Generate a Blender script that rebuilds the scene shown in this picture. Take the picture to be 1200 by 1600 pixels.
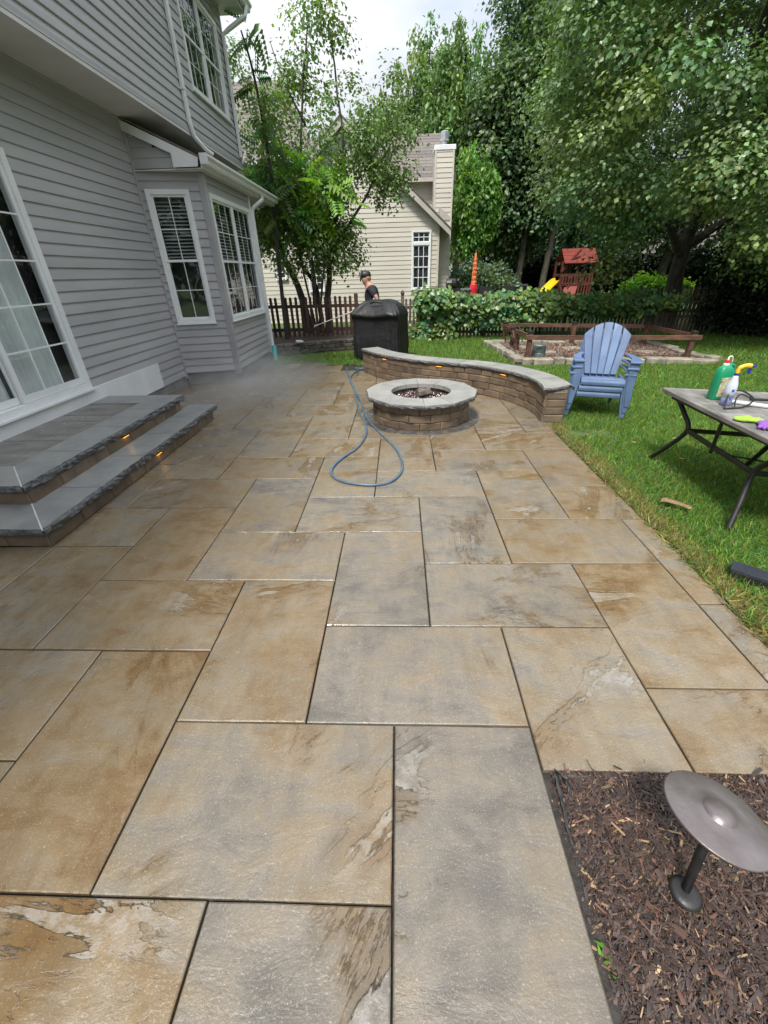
import bpy, math, random
import numpy as np
from mathutils import Vector, Matrix, noise as mn
random.seed(7); rng = np.random.default_rng(7)
S = bpy.context.scene
for o in list(bpy.data.objects): bpy.data.objects.remove(o)
COL = S.collection
pi = math.pi
# ------------------------------------------------------------------ camera
cam = bpy.data.cameras.new('camera'); camo = bpy.data.objects.new('camera', cam); COL.objects.link(camo)
cam.sensor_fit = 'VERTICAL'; cam.sensor_height = 24; cam.lens = 9.596; cam.clip_start = .02; cam.clip_end = 600
RT = Vector((0.999235, 0.031013, -0.023826)); UP = Vector((0.004932, 0.504435, 0.863436)); FW = Vector((-0.038796, 0.862892, -0.503896))
camo.matrix_world = Matrix(((RT.x, UP.x, -FW.x, 0), (RT.y, UP.y, -FW.y, 0), (RT.z, UP.z, -FW.z, 1.75), (0, 0, 0, 1)))
S.camera = camo
# ------------------------------------------------------------------ sky, sun, exposure
SUN_EL, SUN_AZ = math.radians(58), math.radians(202)      # azimuth from +Y, clockwise
w = bpy.data.worlds.new('World'); S.world = w; w.use_nodes = True
nt = w.node_tree; nt.nodes.clear()
sky = nt.nodes.new('ShaderNodeTexSky'); sky.sky_type = 'NISHITA'; sky.sun_disc = False
sky.sun_elevation = SUN_EL; sky.sun_rotation = SUN_AZ; sky.air_density = 1.0; sky.dust_density = 1.5
tc = nt.nodes.new('ShaderNodeTexCoord'); mp = nt.nodes.new('ShaderNodeMapping'); mp.inputs['Scale'].default_value = (1, 1, 2.6)
n1 = nt.nodes.new('ShaderNodeTexNoise'); n1.inputs['Scale'].default_value = 2.1; n1.inputs['Detail'].default_value = 7; n1.inputs['Roughness'].default_value = .55; n1.inputs['Distortion'].default_value = .4
rp = nt.nodes.new('ShaderNodeValToRGB'); rp.color_ramp.elements[0].position = .30; rp.color_ramp.elements[0].color = (.5, .5, .5, 1); rp.color_ramp.elements[1].position = .55
n2 = nt.nodes.new('ShaderNodeTexNoise'); n2.inputs['Scale'].default_value = 3.4; n2.inputs['Detail'].default_value = 6
rc = nt.nodes.new('ShaderNodeValToRGB'); e = rc.color_ramp.elements
e[0].position = .35; e[0].color = (4.6, 5.1, 5.9, 1); e[1].position = .62; e[1].color = (6.9, 7.15, 7.5, 1)
mx = nt.nodes.new('ShaderNodeMixRGB'); bg = nt.nodes.new('ShaderNodeBackground'); bg.inputs['Strength'].default_value = .115
ow = nt.nodes.new('ShaderNodeOutputWorld')
L = nt.links.new
L(tc.outputs['Generated'], mp.inputs['Vector']); L(mp.outputs[0], n1.inputs['Vector']); L(mp.outputs[0], n2.inputs['Vector'])
sx = nt.nodes.new('ShaderNodeSeparateXYZ'); L(tc.outputs['Generated'], sx.inputs[0])
zc = nt.nodes.new('ShaderNodeMath'); zc.operation = 'MULTIPLY_ADD'; zc.use_clamp = False; zc.inputs[1].default_value = 1.25; zc.inputs[2].default_value = .24; zm_ = nt.nodes.new('ShaderNodeMath'); zm_.operation = 'MAXIMUM'; zm_.inputs[1].default_value = 0
L(sx.outputs['Z'], zm_.inputs[0]); L(zm_.outputs[0], zc.inputs[0]); cz_ = nt.nodes.new('ShaderNodeVectorMath'); cz_.operation = 'SCALE'; L(rc.outputs[0], cz_.inputs[0]); L(zc.outputs[0], cz_.inputs['Scale'])
L(n1.outputs['Fac'], rp.inputs[0]); L(n2.outputs['Fac'], rc.inputs[0])
L(rp.outputs[0], mx.inputs[0]); L(sky.outputs[0], mx.inputs[1]); L(cz_.outputs[0], mx.inputs[2]); L(mx.outputs[0], bg.inputs[0]); L(bg.outputs[0], ow.inputs[0])
sd = bpy.data.lights.new('sun', 'SUN'); sd.energy = 2.2; sd.angle = math.radians(11); sd.color = (1, .96, .9)
so = bpy.data.objects.new('sun', sd); COL.objects.link(so)
sv = Vector((math.sin(SUN_AZ) * math.cos(SUN_EL), math.cos(SUN_AZ) * math.cos(SUN_EL), math.sin(SUN_EL)))
so.rotation_euler = sv.to_track_quat('Z', 'Y').to_euler(); so.location = (0, 0, 30)
S.view_settings.view_transform = 'Standard'; S.view_settings.look = 'None'; S.view_settings.exposure = 1.06; S.view_settings.gamma = 1; S.view_settings.use_curve_mapping = False
S.render.engine = 'CYCLES'; S.cycles.volume_bounces = 2
# ------------------------------------------------------------------ helpers
def tag(o, label=None, cat=None, group=None, kind=None):
    for k, v in (('label', label), ('category', cat), ('group', group), ('kind', kind)):
        if v: o[k] = v
    return o
def thing(name, label, cat, loc=(0, 0, 0), rz=0, group=None):
    o = bpy.data.objects.new(name, None); COL.objects.link(o); o.location = loc; o.rotation_euler = (0, 0, rz); o.empty_display_size = .1
    return tag(o, label, cat, group)
def link(name, me, parent=None, world=True, loc=None):
    o = bpy.data.objects.new(name, me); COL.objects.link(o)
    if parent is not None:
        o.parent = parent
        if world:
            p = Vector((0, 0, 0)); q = parent
            while q is not None: p = p + q.location; q = q.parent
            o.location = -p
    if loc is not None: o.location = Vector(loc) if not (parent is not None and world) else o.location + Vector(loc)
    return o
def copy_tree(o, parent=None):
    c = o.copy(); COL.objects.link(c)
    if parent is not None: c.parent = parent
    for ch in list(o.children): copy_tree(ch, c)
    return c
class MB:
    def __init__(s): s.v = []; s.f = []; s.mi = []; s.m = 0
    def add(s, vs, fs):
        n = len(s.v); s.v += [tuple(p) for p in vs]; s.f += [tuple(i + n for i in f) for f in fs]; s.mi += [s.m] * len(fs); return s
    def box(s, x0, x1, y0, y1, z0, z1):
        return s.add([(x0, y0, z0), (x1, y0, z0), (x1, y1, z0), (x0, y1, z0), (x0, y0, z1), (x1, y0, z1), (x1, y1, z1), (x0, y1, z1)],
                     [(0, 3, 2, 1), (4, 5, 6, 7), (0, 1, 5, 4), (1, 2, 6, 5), (2, 3, 7, 6), (3, 0, 4, 7)])
    def bar(s, a, b, w, h, up=(0, 0, 1)):      # rectangular bar from a to b, w across, h along up
        a = Vector(a); b = Vector(b); d = (b - a).normalized(); u = Vector(up)
        x = d.cross(u).normalized(); u = x.cross(d).normalized(); vs = []
        for p in (a, b):
            for i, j in ((-1, -1), (1, -1), (1, 1), (-1, 1)): vs.append(p + x * (i * w / 2) + u * (j * h / 2))
        return s.add(vs, [(0, 3, 2, 1), (4, 5, 6, 7), (0, 1, 5, 4), (1, 2, 6, 5), (2, 3, 7, 6), (3, 0, 4, 7)])
    def prism(s, poly, z0, z1):                # ccw outline
        n = len(poly)
        return s.add([(p[0], p[1], z0) for p in poly] + [(p[0], p[1], z1) for p in poly],
                     [tuple(range(n - 1, -1, -1)), tuple(range(n, 2 * n))] + [(i, (i + 1) % n, n + (i + 1) % n, n + i) for i in range(n)])
    def extr(s, prof, a, b, X, Z=(0, 0, 1)):    # profile (x,z) swept from a to b
        a = Vector(a); b = Vector(b); X = Vector(X); Z = Vector(Z); n = len(prof)
        vs = [a + X * p[0] + Z * p[1] for p in prof] + [b + X * p[0] + Z * p[1] for p in prof]
        return s.add(vs, [tuple(range(n)), tuple(range(2 * n - 1, n - 1, -1))] + [((i + 1) % n, i, n + i, n + (i + 1) % n) for i in range(n)])
    def tube(s, pts, r, k=8, cap=True):
        pts = [Vector(p) for p in pts]; n = len(pts); rr = r if hasattr(r, '__len__') else [r] * n
        vs = []; x = None
        for i, p in enumerate(pts):
            d = (pts[min(i + 1, n - 1)] - pts[max(i - 1, 0)]).normalized()
            if x is None: x = d.orthogonal().normalized()
            x = (x - d * x.dot(d)); x = x.normalized() if x.length > 1e-6 else d.orthogonal().normalized()
            y = d.cross(x)
            for j in range(k):
                t = 2 * pi * j / k; vs.append(p + (x * math.cos(t) + y * math.sin(t)) * rr[i])
        fs = [(i * k + j, i * k + (j + 1) % k, (i + 1) * k + (j + 1) % k, (i + 1) * k + j) for i in range(n - 1) for j in range(k)]
        if cap: fs += [tuple(range(k - 1, -1, -1)), tuple(range((n - 1) * k, n * k))]
        return s.add(vs, fs)
    def lathe(s, prof, c=(0, 0, 0), k=20, sx=1, sy=1, M=None):
        n = len(prof); vs = []
        for r, z in prof:
            for j in range(k):
                t = 2 * pi * j / k; p = Vector((r * math.cos(t) * sx, r * math.sin(t) * sy, z))
                if M is not None: p = M @ p
                vs.append(p + Vector(c))
        fs = [(i * k + j, i * k + (j + 1) % k, (i + 1) * k + (j + 1) % k, (i + 1) * k + j) for i in range(n - 1) for j in range(k)]
        fs += [tuple(range(k - 1, -1, -1)), tuple(range((n - 1) * k, n * k))]
        return s.add(vs, fs)
    def mesh(s, name, mats, smooth=False):
        me = bpy.data.meshes.new(name); me.from_pydata(s.v, [], s.f)
        for m in (mats if isinstance(mats, (list, tuple)) else [mats]): me.materials.append(m)
        me.polygons.foreach_set('material_index', s.mi)
        if smooth: me.polygons.foreach_set('use_smooth', [True] * len(s.f))
        me.update(); return me
    def build(s, name, mats, parent=None, smooth=False, world=True, bevel=0):
        o = link(name, s.mesh(name, mats, smooth), parent, world)
        if bevel:
            b = o.modifiers.new('bevel', 'BEVEL'); b.width = bevel; b.segments = 1; b.limit_method = 'ANGLE'
        return o
def spline(pts, n=8, closed=False):
    P = [Vector(p) for p in pts]; out = []; m = len(P)
    for i in range(m if closed else m - 1):
        if closed: a, b, c, d = P[i - 1], P[i], P[(i + 1) % m], P[(i + 2) % m]
        else: a, b, c, d = P[max(i - 1, 0)], P[i], P[i + 1], P[min(i + 2, m - 1)]
        for k in range(n):
            t = k / n; out.append(.5 * ((2 * b) + (c - a) * t + (2 * a - 5 * b + 4 * c - d) * t * t + (3 * b - a - 3 * c + d) * t ** 3))
    if not closed: out.append(P[-1])
    return out
def np_mesh(name, V, F, mat, parent=None, col=None, kind=None, smooth=False):
    me = bpy.data.meshes.new(name); V = np.asarray(V, np.float32); F = np.asarray(F, np.int32); k = F.shape[1]
    me.vertices.add(len(V)); me.vertices.foreach_set('co', V.ravel())
    me.loops.add(F.size); me.loops.foreach_set('vertex_index', F.ravel())
    me.polygons.add(len(F)); me.polygons.foreach_set('loop_start', np.arange(0, F.size, k, dtype=np.int32))
    me.materials.append(mat); me.update(calc_edges=True)
    if smooth: me.polygons.foreach_set('use_smooth', [True] * len(F))
    if col is not None:
        a = me.color_attributes.new('Col', 'FLOAT_COLOR', 'POINT'); c = np.ones((len(V), 4), np.float32); c[:, :3] = col
        a.data.foreach_set('color', c.ravel())
    o = link(name, me, parent)
    if kind: o['kind'] = kind
    return o
def unit(v): return v / (np.linalg.norm(v, axis=1, keepdims=True) + 1e-9)
QUAD = (np.array([(0, 0, 0), (-.34, .5, .10), (0, 1, -.06), (.34, .5, .10)]), np.array([(0, 3, 2), (0, 2, 1)]))
LOBE = (np.array([(0, .42, .0), (0, 0, -.02), (.42, -.02, .06), (.3, .26, .03), (.56, .52, .05), (.24, .6, .02), (0, 1.05, -.08), (-.24, .6, .02), (-.56, .52, .05), (-.3, .26, .03), (-.42, -.02, .06)]),
        np.array([(0, i, i + 1 if i < 10 else 1) for i in range(1, 11)]))
ROUND = (np.array([(0, .05, 0), (.45, .1, .08), (.5, .55, .06), (0, 1, -.08), (-.5, .55, .06), (-.45, .1, .08)]), np.array([(0, 1, 2), (0, 2, 3), (0, 3, 4), (0, 4, 5)]))
def pinnate(n=7):
    V = [(-.008, 0, 0), (.008, 0, 0), (0, 1, -.12)]; F = [(0, 1, 2)]
    for i in range(n):
        t = .12 + .86 * i / n; y = t; z = -.12 * t * t
        for sgn in (-1, 1):
            l = .34 * (1 - .45 * t); k = len(V)
            V += [(0, y, z), (sgn * l * .5, y - .03, z + .01), (sgn * l, y + .1, z - .09), (sgn * l * .45, y + .10, z + .01)]
            F += [(k, k + 1, k + 2), (k, k + 2, k + 3)]
    return np.array(V), np.array(F)
PINN = pinnate()
def leaves(name, P, size, col, tmpl, mat, parent=None, kind=None, up=.6, droop=.3, nrm=None):
    P = np.asarray(P, float); N = len(P); T, F = tmpl; size = np.broadcast_to(np.asarray(size, float), (N,))
    n = rng.normal(size=(N, 3)); n[:, 2] += up * 2
    if nrm is not None: n = n * .6 + nrm * 1.3
    n = unit(n); d = rng.normal(size=(N, 3)); d[:, 2] -= droop * 2
    d = unit(d - n * (d * n).sum(1, keepdims=True)); x = np.cross(d, n)
    V = P[:, None, :] + size[:, None, None] * (T[None, :, 0:1] * x[:, None, :] + T[None, :, 1:2] * d[:, None, :] + T[None, :, 2:3] * n[:, None, :])
    FF = F[None] + (np.arange(N) * len(T))[:, None, None]
    return np_mesh(name, V.reshape(-1, 3), FF.reshape(-1, 3), mat, parent, np.repeat(col, len(T), axis=0), kind)
def tint(N, base, var=.18, hue=.12):
    b = np.array(base)[None]; k = np.exp(rng.normal(0, var, (N, 1))); h = rng.normal(0, hue, (N, 1))
    return np.clip(b * k * np.concatenate([1 + h * 1.6, 1 + h * .3, 1 - h], 1), .004, .9)
# ------------------------------------------------------------------ materials
class NG:
    def __init__(s, name):
        s.m = bpy.data.materials.new(name); s.m.use_nodes = True; s.t = s.m.node_tree; s.b = s.t.nodes['Principled BSDF']; s.out = s.t.nodes['Material Output']
    def n(s, typ, ins={}, **kw):
        d = s.t.nodes.new('ShaderNode' + typ)
        for k, v in kw.items(): setattr(d, k, v)
        for k, v in ins.items():
            i = d.inputs[k]
            if isinstance(v, bpy.types.NodeSocket): s.t.links.new(v, i)
            else: i.default_value = v
        return d
    def set(s, **kw):
        for k, v in kw.items():
            i = s.b.inputs[k.replace('_', ' ')]
            if isinstance(v, bpy.types.NodeSocket): s.t.links.new(v, i)
            else: i.default_value = v
    def math(s, op, a, b=0, c=None, clamp=False):
        d = s.t.nodes.new('ShaderNodeMath'); d.operation = op; d.use_clamp = clamp
        for i, v in enumerate((a, b) if c is None else (a, b, c)):
            if isinstance(v, bpy.types.NodeSocket): s.t.links.new(v, d.inputs[i])
            else: d.inputs[i].default_value = v
        return d.outputs[0]
    def ramp(s, fac, stops, interp='LINEAR'):
        d = s.t.nodes.new('ShaderNodeValToRGB'); d.color_ramp.interpolation = interp; el = d.color_ramp.elements
        while len(el) < len(stops): el.new(.5)
        for q, (p, c) in zip(el, stops):
            q.position = p; q.color = (c, c, c, 1) if not hasattr(c, '__len__') else (*c, 1)
        s.t.links.new(fac, d.inputs[0]); return d.outputs[0]
    def mix(s, f, a, b, mode='MIX'):
        d = s.t.nodes.new('ShaderNodeMixRGB'); d.blend_type = mode
        for i, v in enumerate((f, a, b)):
            if isinstance(v, bpy.types.NodeSocket): s.t.links.new(v, d.inputs[i])
            elif i == 0: d.inputs[0].default_value = v
            else: d.inputs[i].default_value = (*v, 1)
        return d.outputs[0]
    def pos(s, sc=(1, 1, 1), rnd=0):
        p = s.n('NewGeometry').outputs['Position']
        if rnd:
            r = s.n('ObjectInfo').outputs['Random']; v = s.n('CombineXYZ', {0: s.math('MULTIPLY', r, 37.0), 1: s.math('MULTIPLY', r, 91.0), 2: s.math('MULTIPLY', r, 53.0)}).outputs[0]
            p = s.n('VectorMath', {0: p, 1: v}, operation='ADD').outputs[0]
        if sc != (1, 1, 1): p = s.n('VectorMath', {0: p, 1: sc}, operation='MULTIPLY').outputs[0]
        return p
    def noise(s, vec, scale, detail=5, rough=.55, dist=0):
        return s.n('TexNoise', {'Vector': vec, 'Scale': scale, 'Detail': detail, 'Roughness': rough, 'Distortion': dist}).outputs['Fac']
    def bump(s, h, dist=.01, strength=1.0, prev=None):
        d = {'Height': h, 'Distance': dist, 'Strength': strength}
        if prev is not None: d['Normal'] = prev
        return s.n('Bump', d).outputs[0]
def pmat(name, stops, scale=4, rough=(.5, .7), bump=0, bscale=60, metal=0, spec=.5, rnd=0, sc=(1, 1, 1), rshift=1, detail=6, coat=0):
    g = NG(name); p = g.pos(sc, rshift); f = g.noise(p, scale, detail)
    st = stops if hasattr(stops[0][0], '__float__') or isinstance(stops[0][0], (int, float)) and hasattr(stops[0][1], '__len__') else stops
    c = g.ramp(f, stops)
    if rnd:
        r = g.n('ObjectInfo').outputs['Random']; k = g.math('MULTIPLY_ADD', r, 2 * rnd, 1 - rnd); kk = g.n('CombineXYZ', {0: k, 1: k, 2: k}).outputs[0]
        c = g.mix(1, c, kk, 'MULTIPLY')
    g.set(Base_Color=c, Metallic=metal, Roughness=g.math('MULTIPLY_ADD', g.noise(p, scale * 3.1, 4), (rough[1] - rough[0]) * 2, rough[0] * 1.5 - rough[1] * .5, clamp=True))
    g.set(**{'Specular_IOR_Level': spec})
    if coat: g.set(Coat_Weight=coat, Coat_Roughness=.12)
    if bump: g.set(Normal=g.bump(g.noise(p, bscale, 6, .6), bump))
    return g.m
def two(a, b, lo=.35, hi=.65): return [(lo, a), (hi, b)]
def leafmat(name, trans=.35, rough=.42, spec=.45):
    g = NG(name); a = g.n('VertexColor', layer_name='Col').outputs['Color']
    g.set(Base_Color=a, Roughness=rough, Specular_IOR_Level=spec)
    t = g.n('BsdfTranslucent', {'Color': g.mix(1, a, (1.25, 1.35, .55), 'MULTIPLY')}); m = g.n('MixShader', {0: trans, 1: g.b.outputs[0], 2: t.outputs[0]})
    g.t.links.new(m.outputs[0], g.out.inputs[0]); return g.m
M_leaf = leafmat('leaf'); M_leaf_gloss = leafmat('broad_leaf', .28, .36, .5); M_grass = leafmat('grass_blade', .4, .5, .3)
def attrmat(name, rough=.8, spec=.3):
    g = NG(name); a = g.n('VertexColor', layer_name='Col').outputs['Color']; g.set(Base_Color=a, Roughness=rough, Specular_IOR_Level=spec); return g.m
M_chip = attrmat('wood_chip', .55, .5); M_pebble = attrmat('pebble', .6, .4)
def slabmat():
    g = NG('wet_concrete_slab'); p = g.pos((1, 1, 1), 1); r = g.n('ObjectInfo').outputs['Random']
    big = g.noise(p, 1.7, 4, .55, .6); mid = g.noise(g.n('VectorMath', {0: p, 1: (1, 1.7, 1)}, operation='MULTIPLY').outputs[0], 4.6, 8, .62, .5)
    f = g.math('ADD', g.math('MULTIPLY', big, .75), g.math('MULTIPLY_ADD', g.math('SUBTRACT', g.n('SeparateColor', {0: g.n('ObjectInfo').outputs['Color']}).outputs[0], .5), 1.0, .125)); f = g.math('ADD', f, g.math('MULTIPLY_ADD', mid, .70, -.325))
    c = g.ramp(f, [(.26, (.125, .112, .095)), (.42, (.19, .166, .132)), (.54, (.215, .174, .118)), (.67, (.205, .148, .082)), (.80, (.165, .105, .048))])
    tone = g.math('MULTIPLY_ADD', g.noise(g.n('VectorMath', {0: p, 1: (2.2, .7, 1)}, operation='MULTIPLY').outputs[0], 5.5, 9, .72), .75, .64); c = g.mix(1, c, g.n('CombineXYZ', {0: tone, 1: tone, 2: tone}).outputs[0], 'MULTIPLY')
    s2 = g.noise(p, 82, 2, .5); c = g.mix(g.ramp(s2, [(.67, 0.), (.72, .38)]), c, (.40, .36, .29)); sp = g.noise(p, 170, 2, .7); c = g.mix(g.ramp(sp, [(.60, 0.), (.70, .6)]), c, (.42, .37, .30)); c = g.mix(g.ramp(sp, [(.28, .5), (.38, 0.)]), c, (.07, .06, .05))
    # natural cleft: a few thin terraces in each slab
    rv = g.n('VectorRotate', {'Vector': p, 'Angle': g.math('MULTIPLY_ADD', r, 2.2, -.35)}, rotation_type='Z_AXIS').outputs[0]; rv = g.n('VectorMath', {0: rv, 1: (1.25, .42, 1)}, operation='MULTIPLY').outputs[0]
    cl = g.noise(rv, 2.6, 10, .64, .55)
    lc = g.ramp(g.noise(p, 1.05, 4, .55), [(.47, 0.), (.56, 1.)])
    step = g.math('MULTIPLY', g.ramp(cl, [(.0, 0.), (.535, .0), (.548, .5), (.60, .55), (.612, 1.)]), lc)
    # water films lie in hollows
    wt = g.noise(p, 1.9, 6, .6, .5); wet = g.ramp(wt, [(.44, 0.), (.50, 1.)]); band = g.ramp(cl, [(.48, 0.), (.535, 1.), (.60, 1.), (.612, 0.)]); pud = g.math('MULTIPLY', g.math('MULTIPLY', wet, band), lc)
    c = g.mix(g.math('MULTIPLY', pud, .75), c, g.mix(1, c, (.74, .60, .42), 'MULTIPLY'))
    sky_sheen = g.math('MULTIPLY', g.math('MULTIPLY', g.ramp(cl, [(.600, 0.), (.615, 1.), (.655, .8), (.69, 0.)]), lc), g.ramp(g.noise(p, 16, 6, .7), [(.42, 0.), (.56, 1.)])); c = g.mix(g.math('MULTIPLY', sky_sheen, .5), c, (.36, .345, .32))  # sky reflection of the wet film, painted as pale streaks in the colour
    damp = g.ramp(g.noise(p, .9, 4, .5, .3), [(.35, 1.), (.65, 0.)]); c = g.mix(g.math('MULTIPLY', damp, .5), c, g.mix(1, c, (.74, .68, .60), 'MULTIPLY'))
    ro = g.math('MULTIPLY_ADD', lc, -.10, g.math('MULTIPLY_ADD', damp, -.12, .31)); ro = g.math('MULTIPLY_ADD', g.math('SUBTRACT', mid, .5), .25, ro); ro = g.math('MULTIPLY', ro, g.math('MULTIPLY_ADD', pud, -.8, 1)); 
    nb = g.bump(g.math('MULTIPLY', g.noise(p, 95, 5, .7), g.math('MULTIPLY_ADD', pud, -.9, 1)), .0022); nb = g.bump(step, .005, 1, nb); nb = g.bump(mid, .012, .8, nb)
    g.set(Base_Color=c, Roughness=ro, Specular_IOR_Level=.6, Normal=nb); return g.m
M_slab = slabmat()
M_landing = pmat('wet_landing_slab', [(.3, (.10, .092, .084)), (.5, (.165, .15, .132)), (.7, (.225, .207, .185))], 3, (.16, .3), .004, 40, sc=(1, 2.4, 1), rnd=.12)
M_joint = pmat('joint_sand', two((.015, .013, .011), (.045, .038, .030)), 30, (.6, .9), .004, 200)
M_coping = pmat('bluestone_coping', [(.3, (.19, .195, .19)), (.55, (.25, .25, .238)), (.75, (.29, .282, .262))], 4, (.32, .48), .0015, 90, rnd=.06)
M_cap = pmat('pale_stone_cap', [(.3, (.25, .246, .23)), (.55, (.32, .312, .288)), (.75, (.37, .358, .325))], 4, (.25, .42), .0015, 90, rnd=.05)
M_coping_rock = pmat('split_bluestone_face', [(.3, (.05, .052, .055)), (.55, (.12, .12, .12)), (.75, (.20, .20, .195))], 26, (.35, .6), .012, 55)
M_block = pmat('tumbled_wall_block', [(.28, (.085, .062, .045)), (.5, (.155, .112, .073)), (.72, (.215, .152, .094))], 5, (.45, .75), .007, 70, rnd=.22)
M_ringpaver = pmat('dark_ring_paver', two((.05, .048, .046), (.115, .105, .095)), 9, (.2, .45), .004, 90, rnd=.25)
M_siding = pmat('grey_vinyl_siding', two((.35, .343, .348), (.42, .412, .414)), 1.1, (.40, .56), .0014, 5, sc=(1, .5, 3), rshift=0, rnd=.035)
M_post = pmat('grey_corner_trim', two((.34, .33, .34), (.40, .39, .395)), 2, (.4, .55), .0006, 90)
M_white = pmat('white_vinyl', two((.70, .71, .71), (.80, .80, .79)), 2.2, (.3, .45), .0004, 80, rnd=.03)
M_soffit = pmat('soffit_vinyl', two((.56, .54, .53), (.64, .62, .61)), 2, (.45, .6), 0)
M_found = pmat('foundation_concrete', two((.16, .155, .15), (.24, .23, .22)), 5, (.6, .85), .004, 60)
M_roof = pmat('asphalt_shingle', two((.10, .085, .075), (.20, .175, .155)), 18, (.75, .95), .006, 160, rnd=.2)
M_dark = pmat('dark_interior', two((.012, .012, .014), (.035, .033, .032)), 1.5, (.6, .8))
M_curtain = pmat('sheer_curtain', two((.62, .64, .62), (.75, .76, .74)), 3, (.7, .9), 0)
M_blind = pmat('blind_slat', two((.42, .42, .41), (.55, .55, .53)), 3, (.5, .6))
def glassmat(name, tintc=(.82, .86, .86), boost=1.0):
    g = NG(name); fr = g.n('Fresnel', {'IOR': 1.55}).outputs[0]; tr = g.n('BsdfTransparent', {'Color': (*tintc, 1)}); gl = g.n('BsdfGlossy', {'Roughness': .015, 'Color': (.95, .97, 1, 1)})
    bf = g.n('NewGeometry').outputs['Backfacing']; nz = g.noise(g.pos(), 1.3, 2); g.t.links.new(g.bump(nz, .02, .25), gl.inputs['Normal'])
    m = g.n('MixShader', {0: g.math('MULTIPLY', g.math('MULTIPLY_ADD', fr, boost, .04, clamp=True), g.math('SUBTRACT', 1, bf)), 1: tr.outputs[0], 2: gl.outputs[0]}); g.t.links.new(m.outputs[0], g.out.inputs[0]); return g.m
M_glass = glassmat('window_glass', boost=1.0)
M_lamp = NG('amber_lamp'); M_lamp.set(Base_Color=(1, .45, .08, 1), Emission_Color=(1, .42, .06, 1), Emission_Strength=.8); M_lamp = M_lamp.m
M_black = pmat('black_metal', two((.012, .012, .013), (.03, .028, .027)), 12, (.3, .55), .001, 120)
M_wood_red = pmat('stained_fence_wood', two((.035, .017, .011), (.085, .040, .025)), 9, (.5, .75), .003, 40, sc=(1, 1, .18), rnd=.25)
M_wood_old = pmat('weathered_fence_wood', two((.06, .045, .035), (.15, .115, .09)), 9, (.65, .9), .004, 40, sc=(1, 1, .18), rnd=.3)
M_wood_rail = pmat('brown_rail_wood', two((.06, .028, .018), (.14, .068, .042)), 12, (.45, .7), .002, 50, sc=(.3, 1, 1), rnd=.2)
M_bark = pmat('tree_bark', two((.025, .021, .017), (.085, .072, .058)), 14, (.8, .95), .02, 22, sc=(1, 1, .3))
M_bark_pale = pmat('pale_bark', two((.05, .042, .033), (.115, .10, .078)), 10, (.8, .95), .02, 18, sc=(1, 1, .3))
M_beige = pmat('beige_siding', two((.50, .465, .40), (.58, .54, .465)), 1.2, (.5, .7), 0, sc=(.4, 1, 3), rshift=0)
M_soil = pmat('soil', two((.022, .014, .009), (.075, .05, .032)), 11, (.75, .95), .02, 45, rshift=0)
M_mulchbase = pmat('mulch_base', two((.012, .007, .005), (.05, .028, .018)), 30, (.6, .9), .02, 70, rshift=0)
M_lawn = pmat('lawn_ground', [(.3, (.045, .060, .018)), (.55, (.07, .125, .026)), (.75, (.12, .15, .04))], 5, (.8, .95), .02, 60, rshift=0)
M_limestone = pmat('limestone', [(.3, (.15, .13, .10)), (.55, (.29, .26, .20)), (.75, (.40, .37, .30))], 7, (.7, .9), .012, 30, rnd=.2)
M_retstone = pmat('dark_wall_stone', two((.05, .042, .033), (.15, .125, .10)), 7, (.6, .85), .01, 40, rnd=.3)
M_blueplastic = pmat('blue_resin', two((.085, .135, .245), (.12, .185, .315)), 4, (.36, .6), .0008, 90, rnd=.10)
M_tabletop = pmat('grey_slate_tabletop', [(.3, (.10, .095, .085)), (.5, (.19, .175, .16)), (.7, (.27, .255, .235))], 8, (.4, .65), .003, 60, sc=(1, .35, 1), rnd=.12)
M_cover = pmat('black_grill_cover', two((.006, .006, .0065), (.014, .014, .015)), 3, (.42, .6), .018, 7)
M_hose = pmat('blue_grey_hose', two((.055, .10, .15), (.10, .17, .23)), 8, (.3, .45))
M_teal = pmat('teal_pipe', two((.02, .42, .38), (.04, .52, .47)), 4, (.35, .5))
M_bronze = pmat('bronze_lamp_metal', two((.15, .125, .12), (.25, .22, .215)), 5, (.26, .5), .0012, 50, metal=.5)
M_fabric = pmat('black_landscape_fabric', two((.012, .012, .013), (.05, .047, .045)), 9, (.4, .7), .004, 60)
M_skin = pmat('skin', two((.42, .23, .16), (.52, .30, .21)), 6, (.5, .6)); M_hair = pmat('blond_hair', two((.22, .13, .06), (.40, .26, .12)), 30, (.5, .6))
M_shirt = pmat('navy_shirt', two((.012, .012, .018), (.03, .03, .042)), 9, (.8, .9)); M_jean = pmat('dark_trousers', two((.015, .016, .02), (.03, .03, .035)), 9, (.8, .9)); M_greycap = pmat('grey_cap_cloth', two((.10, .10, .09), (.16, .155, .14)), 20, (.8, .9))
def flat(name, c, rough=.45, spec=.5): return pmat(name, two(tuple(x * .9 for x in c), tuple(min(1, x * 1.08) for x in c)), 6, (rough - .06, rough + .06), 0, spec=spec)
# ------------------------------------------------------------------ ground and lawn
def sheet(name, x0, x1, y0, y1, z, m, parent=None):
    o = MB().add([(x0, y0, z), (x1, y0, z), (x1, y1, z), (x0, y1, z)], [(0, 1, 2, 3)]).build(name, m, parent); return tag(o, kind='structure')
sheet('ground', -250, 250, -250, 250, -.09, M_lawn)
sheet('lawn', 1.9, 60, -10, 9.6, -.012, M_lawn); sheet('lawn', -30, 60, 9.6, 120, -.012, M_lawn)
sheet('mulch_bed', .56, 1.9, -3, .95, -.05, M_mulchbase)
patio = MB().box(-4.2, 1.96, -3, 9.8, -.085, -.024).build('patio', M_joint); tag(patio, kind='structure')
sheet('soil_edge', 1.93, 2.06, .6, 5.3, -.006, M_soil)
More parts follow.
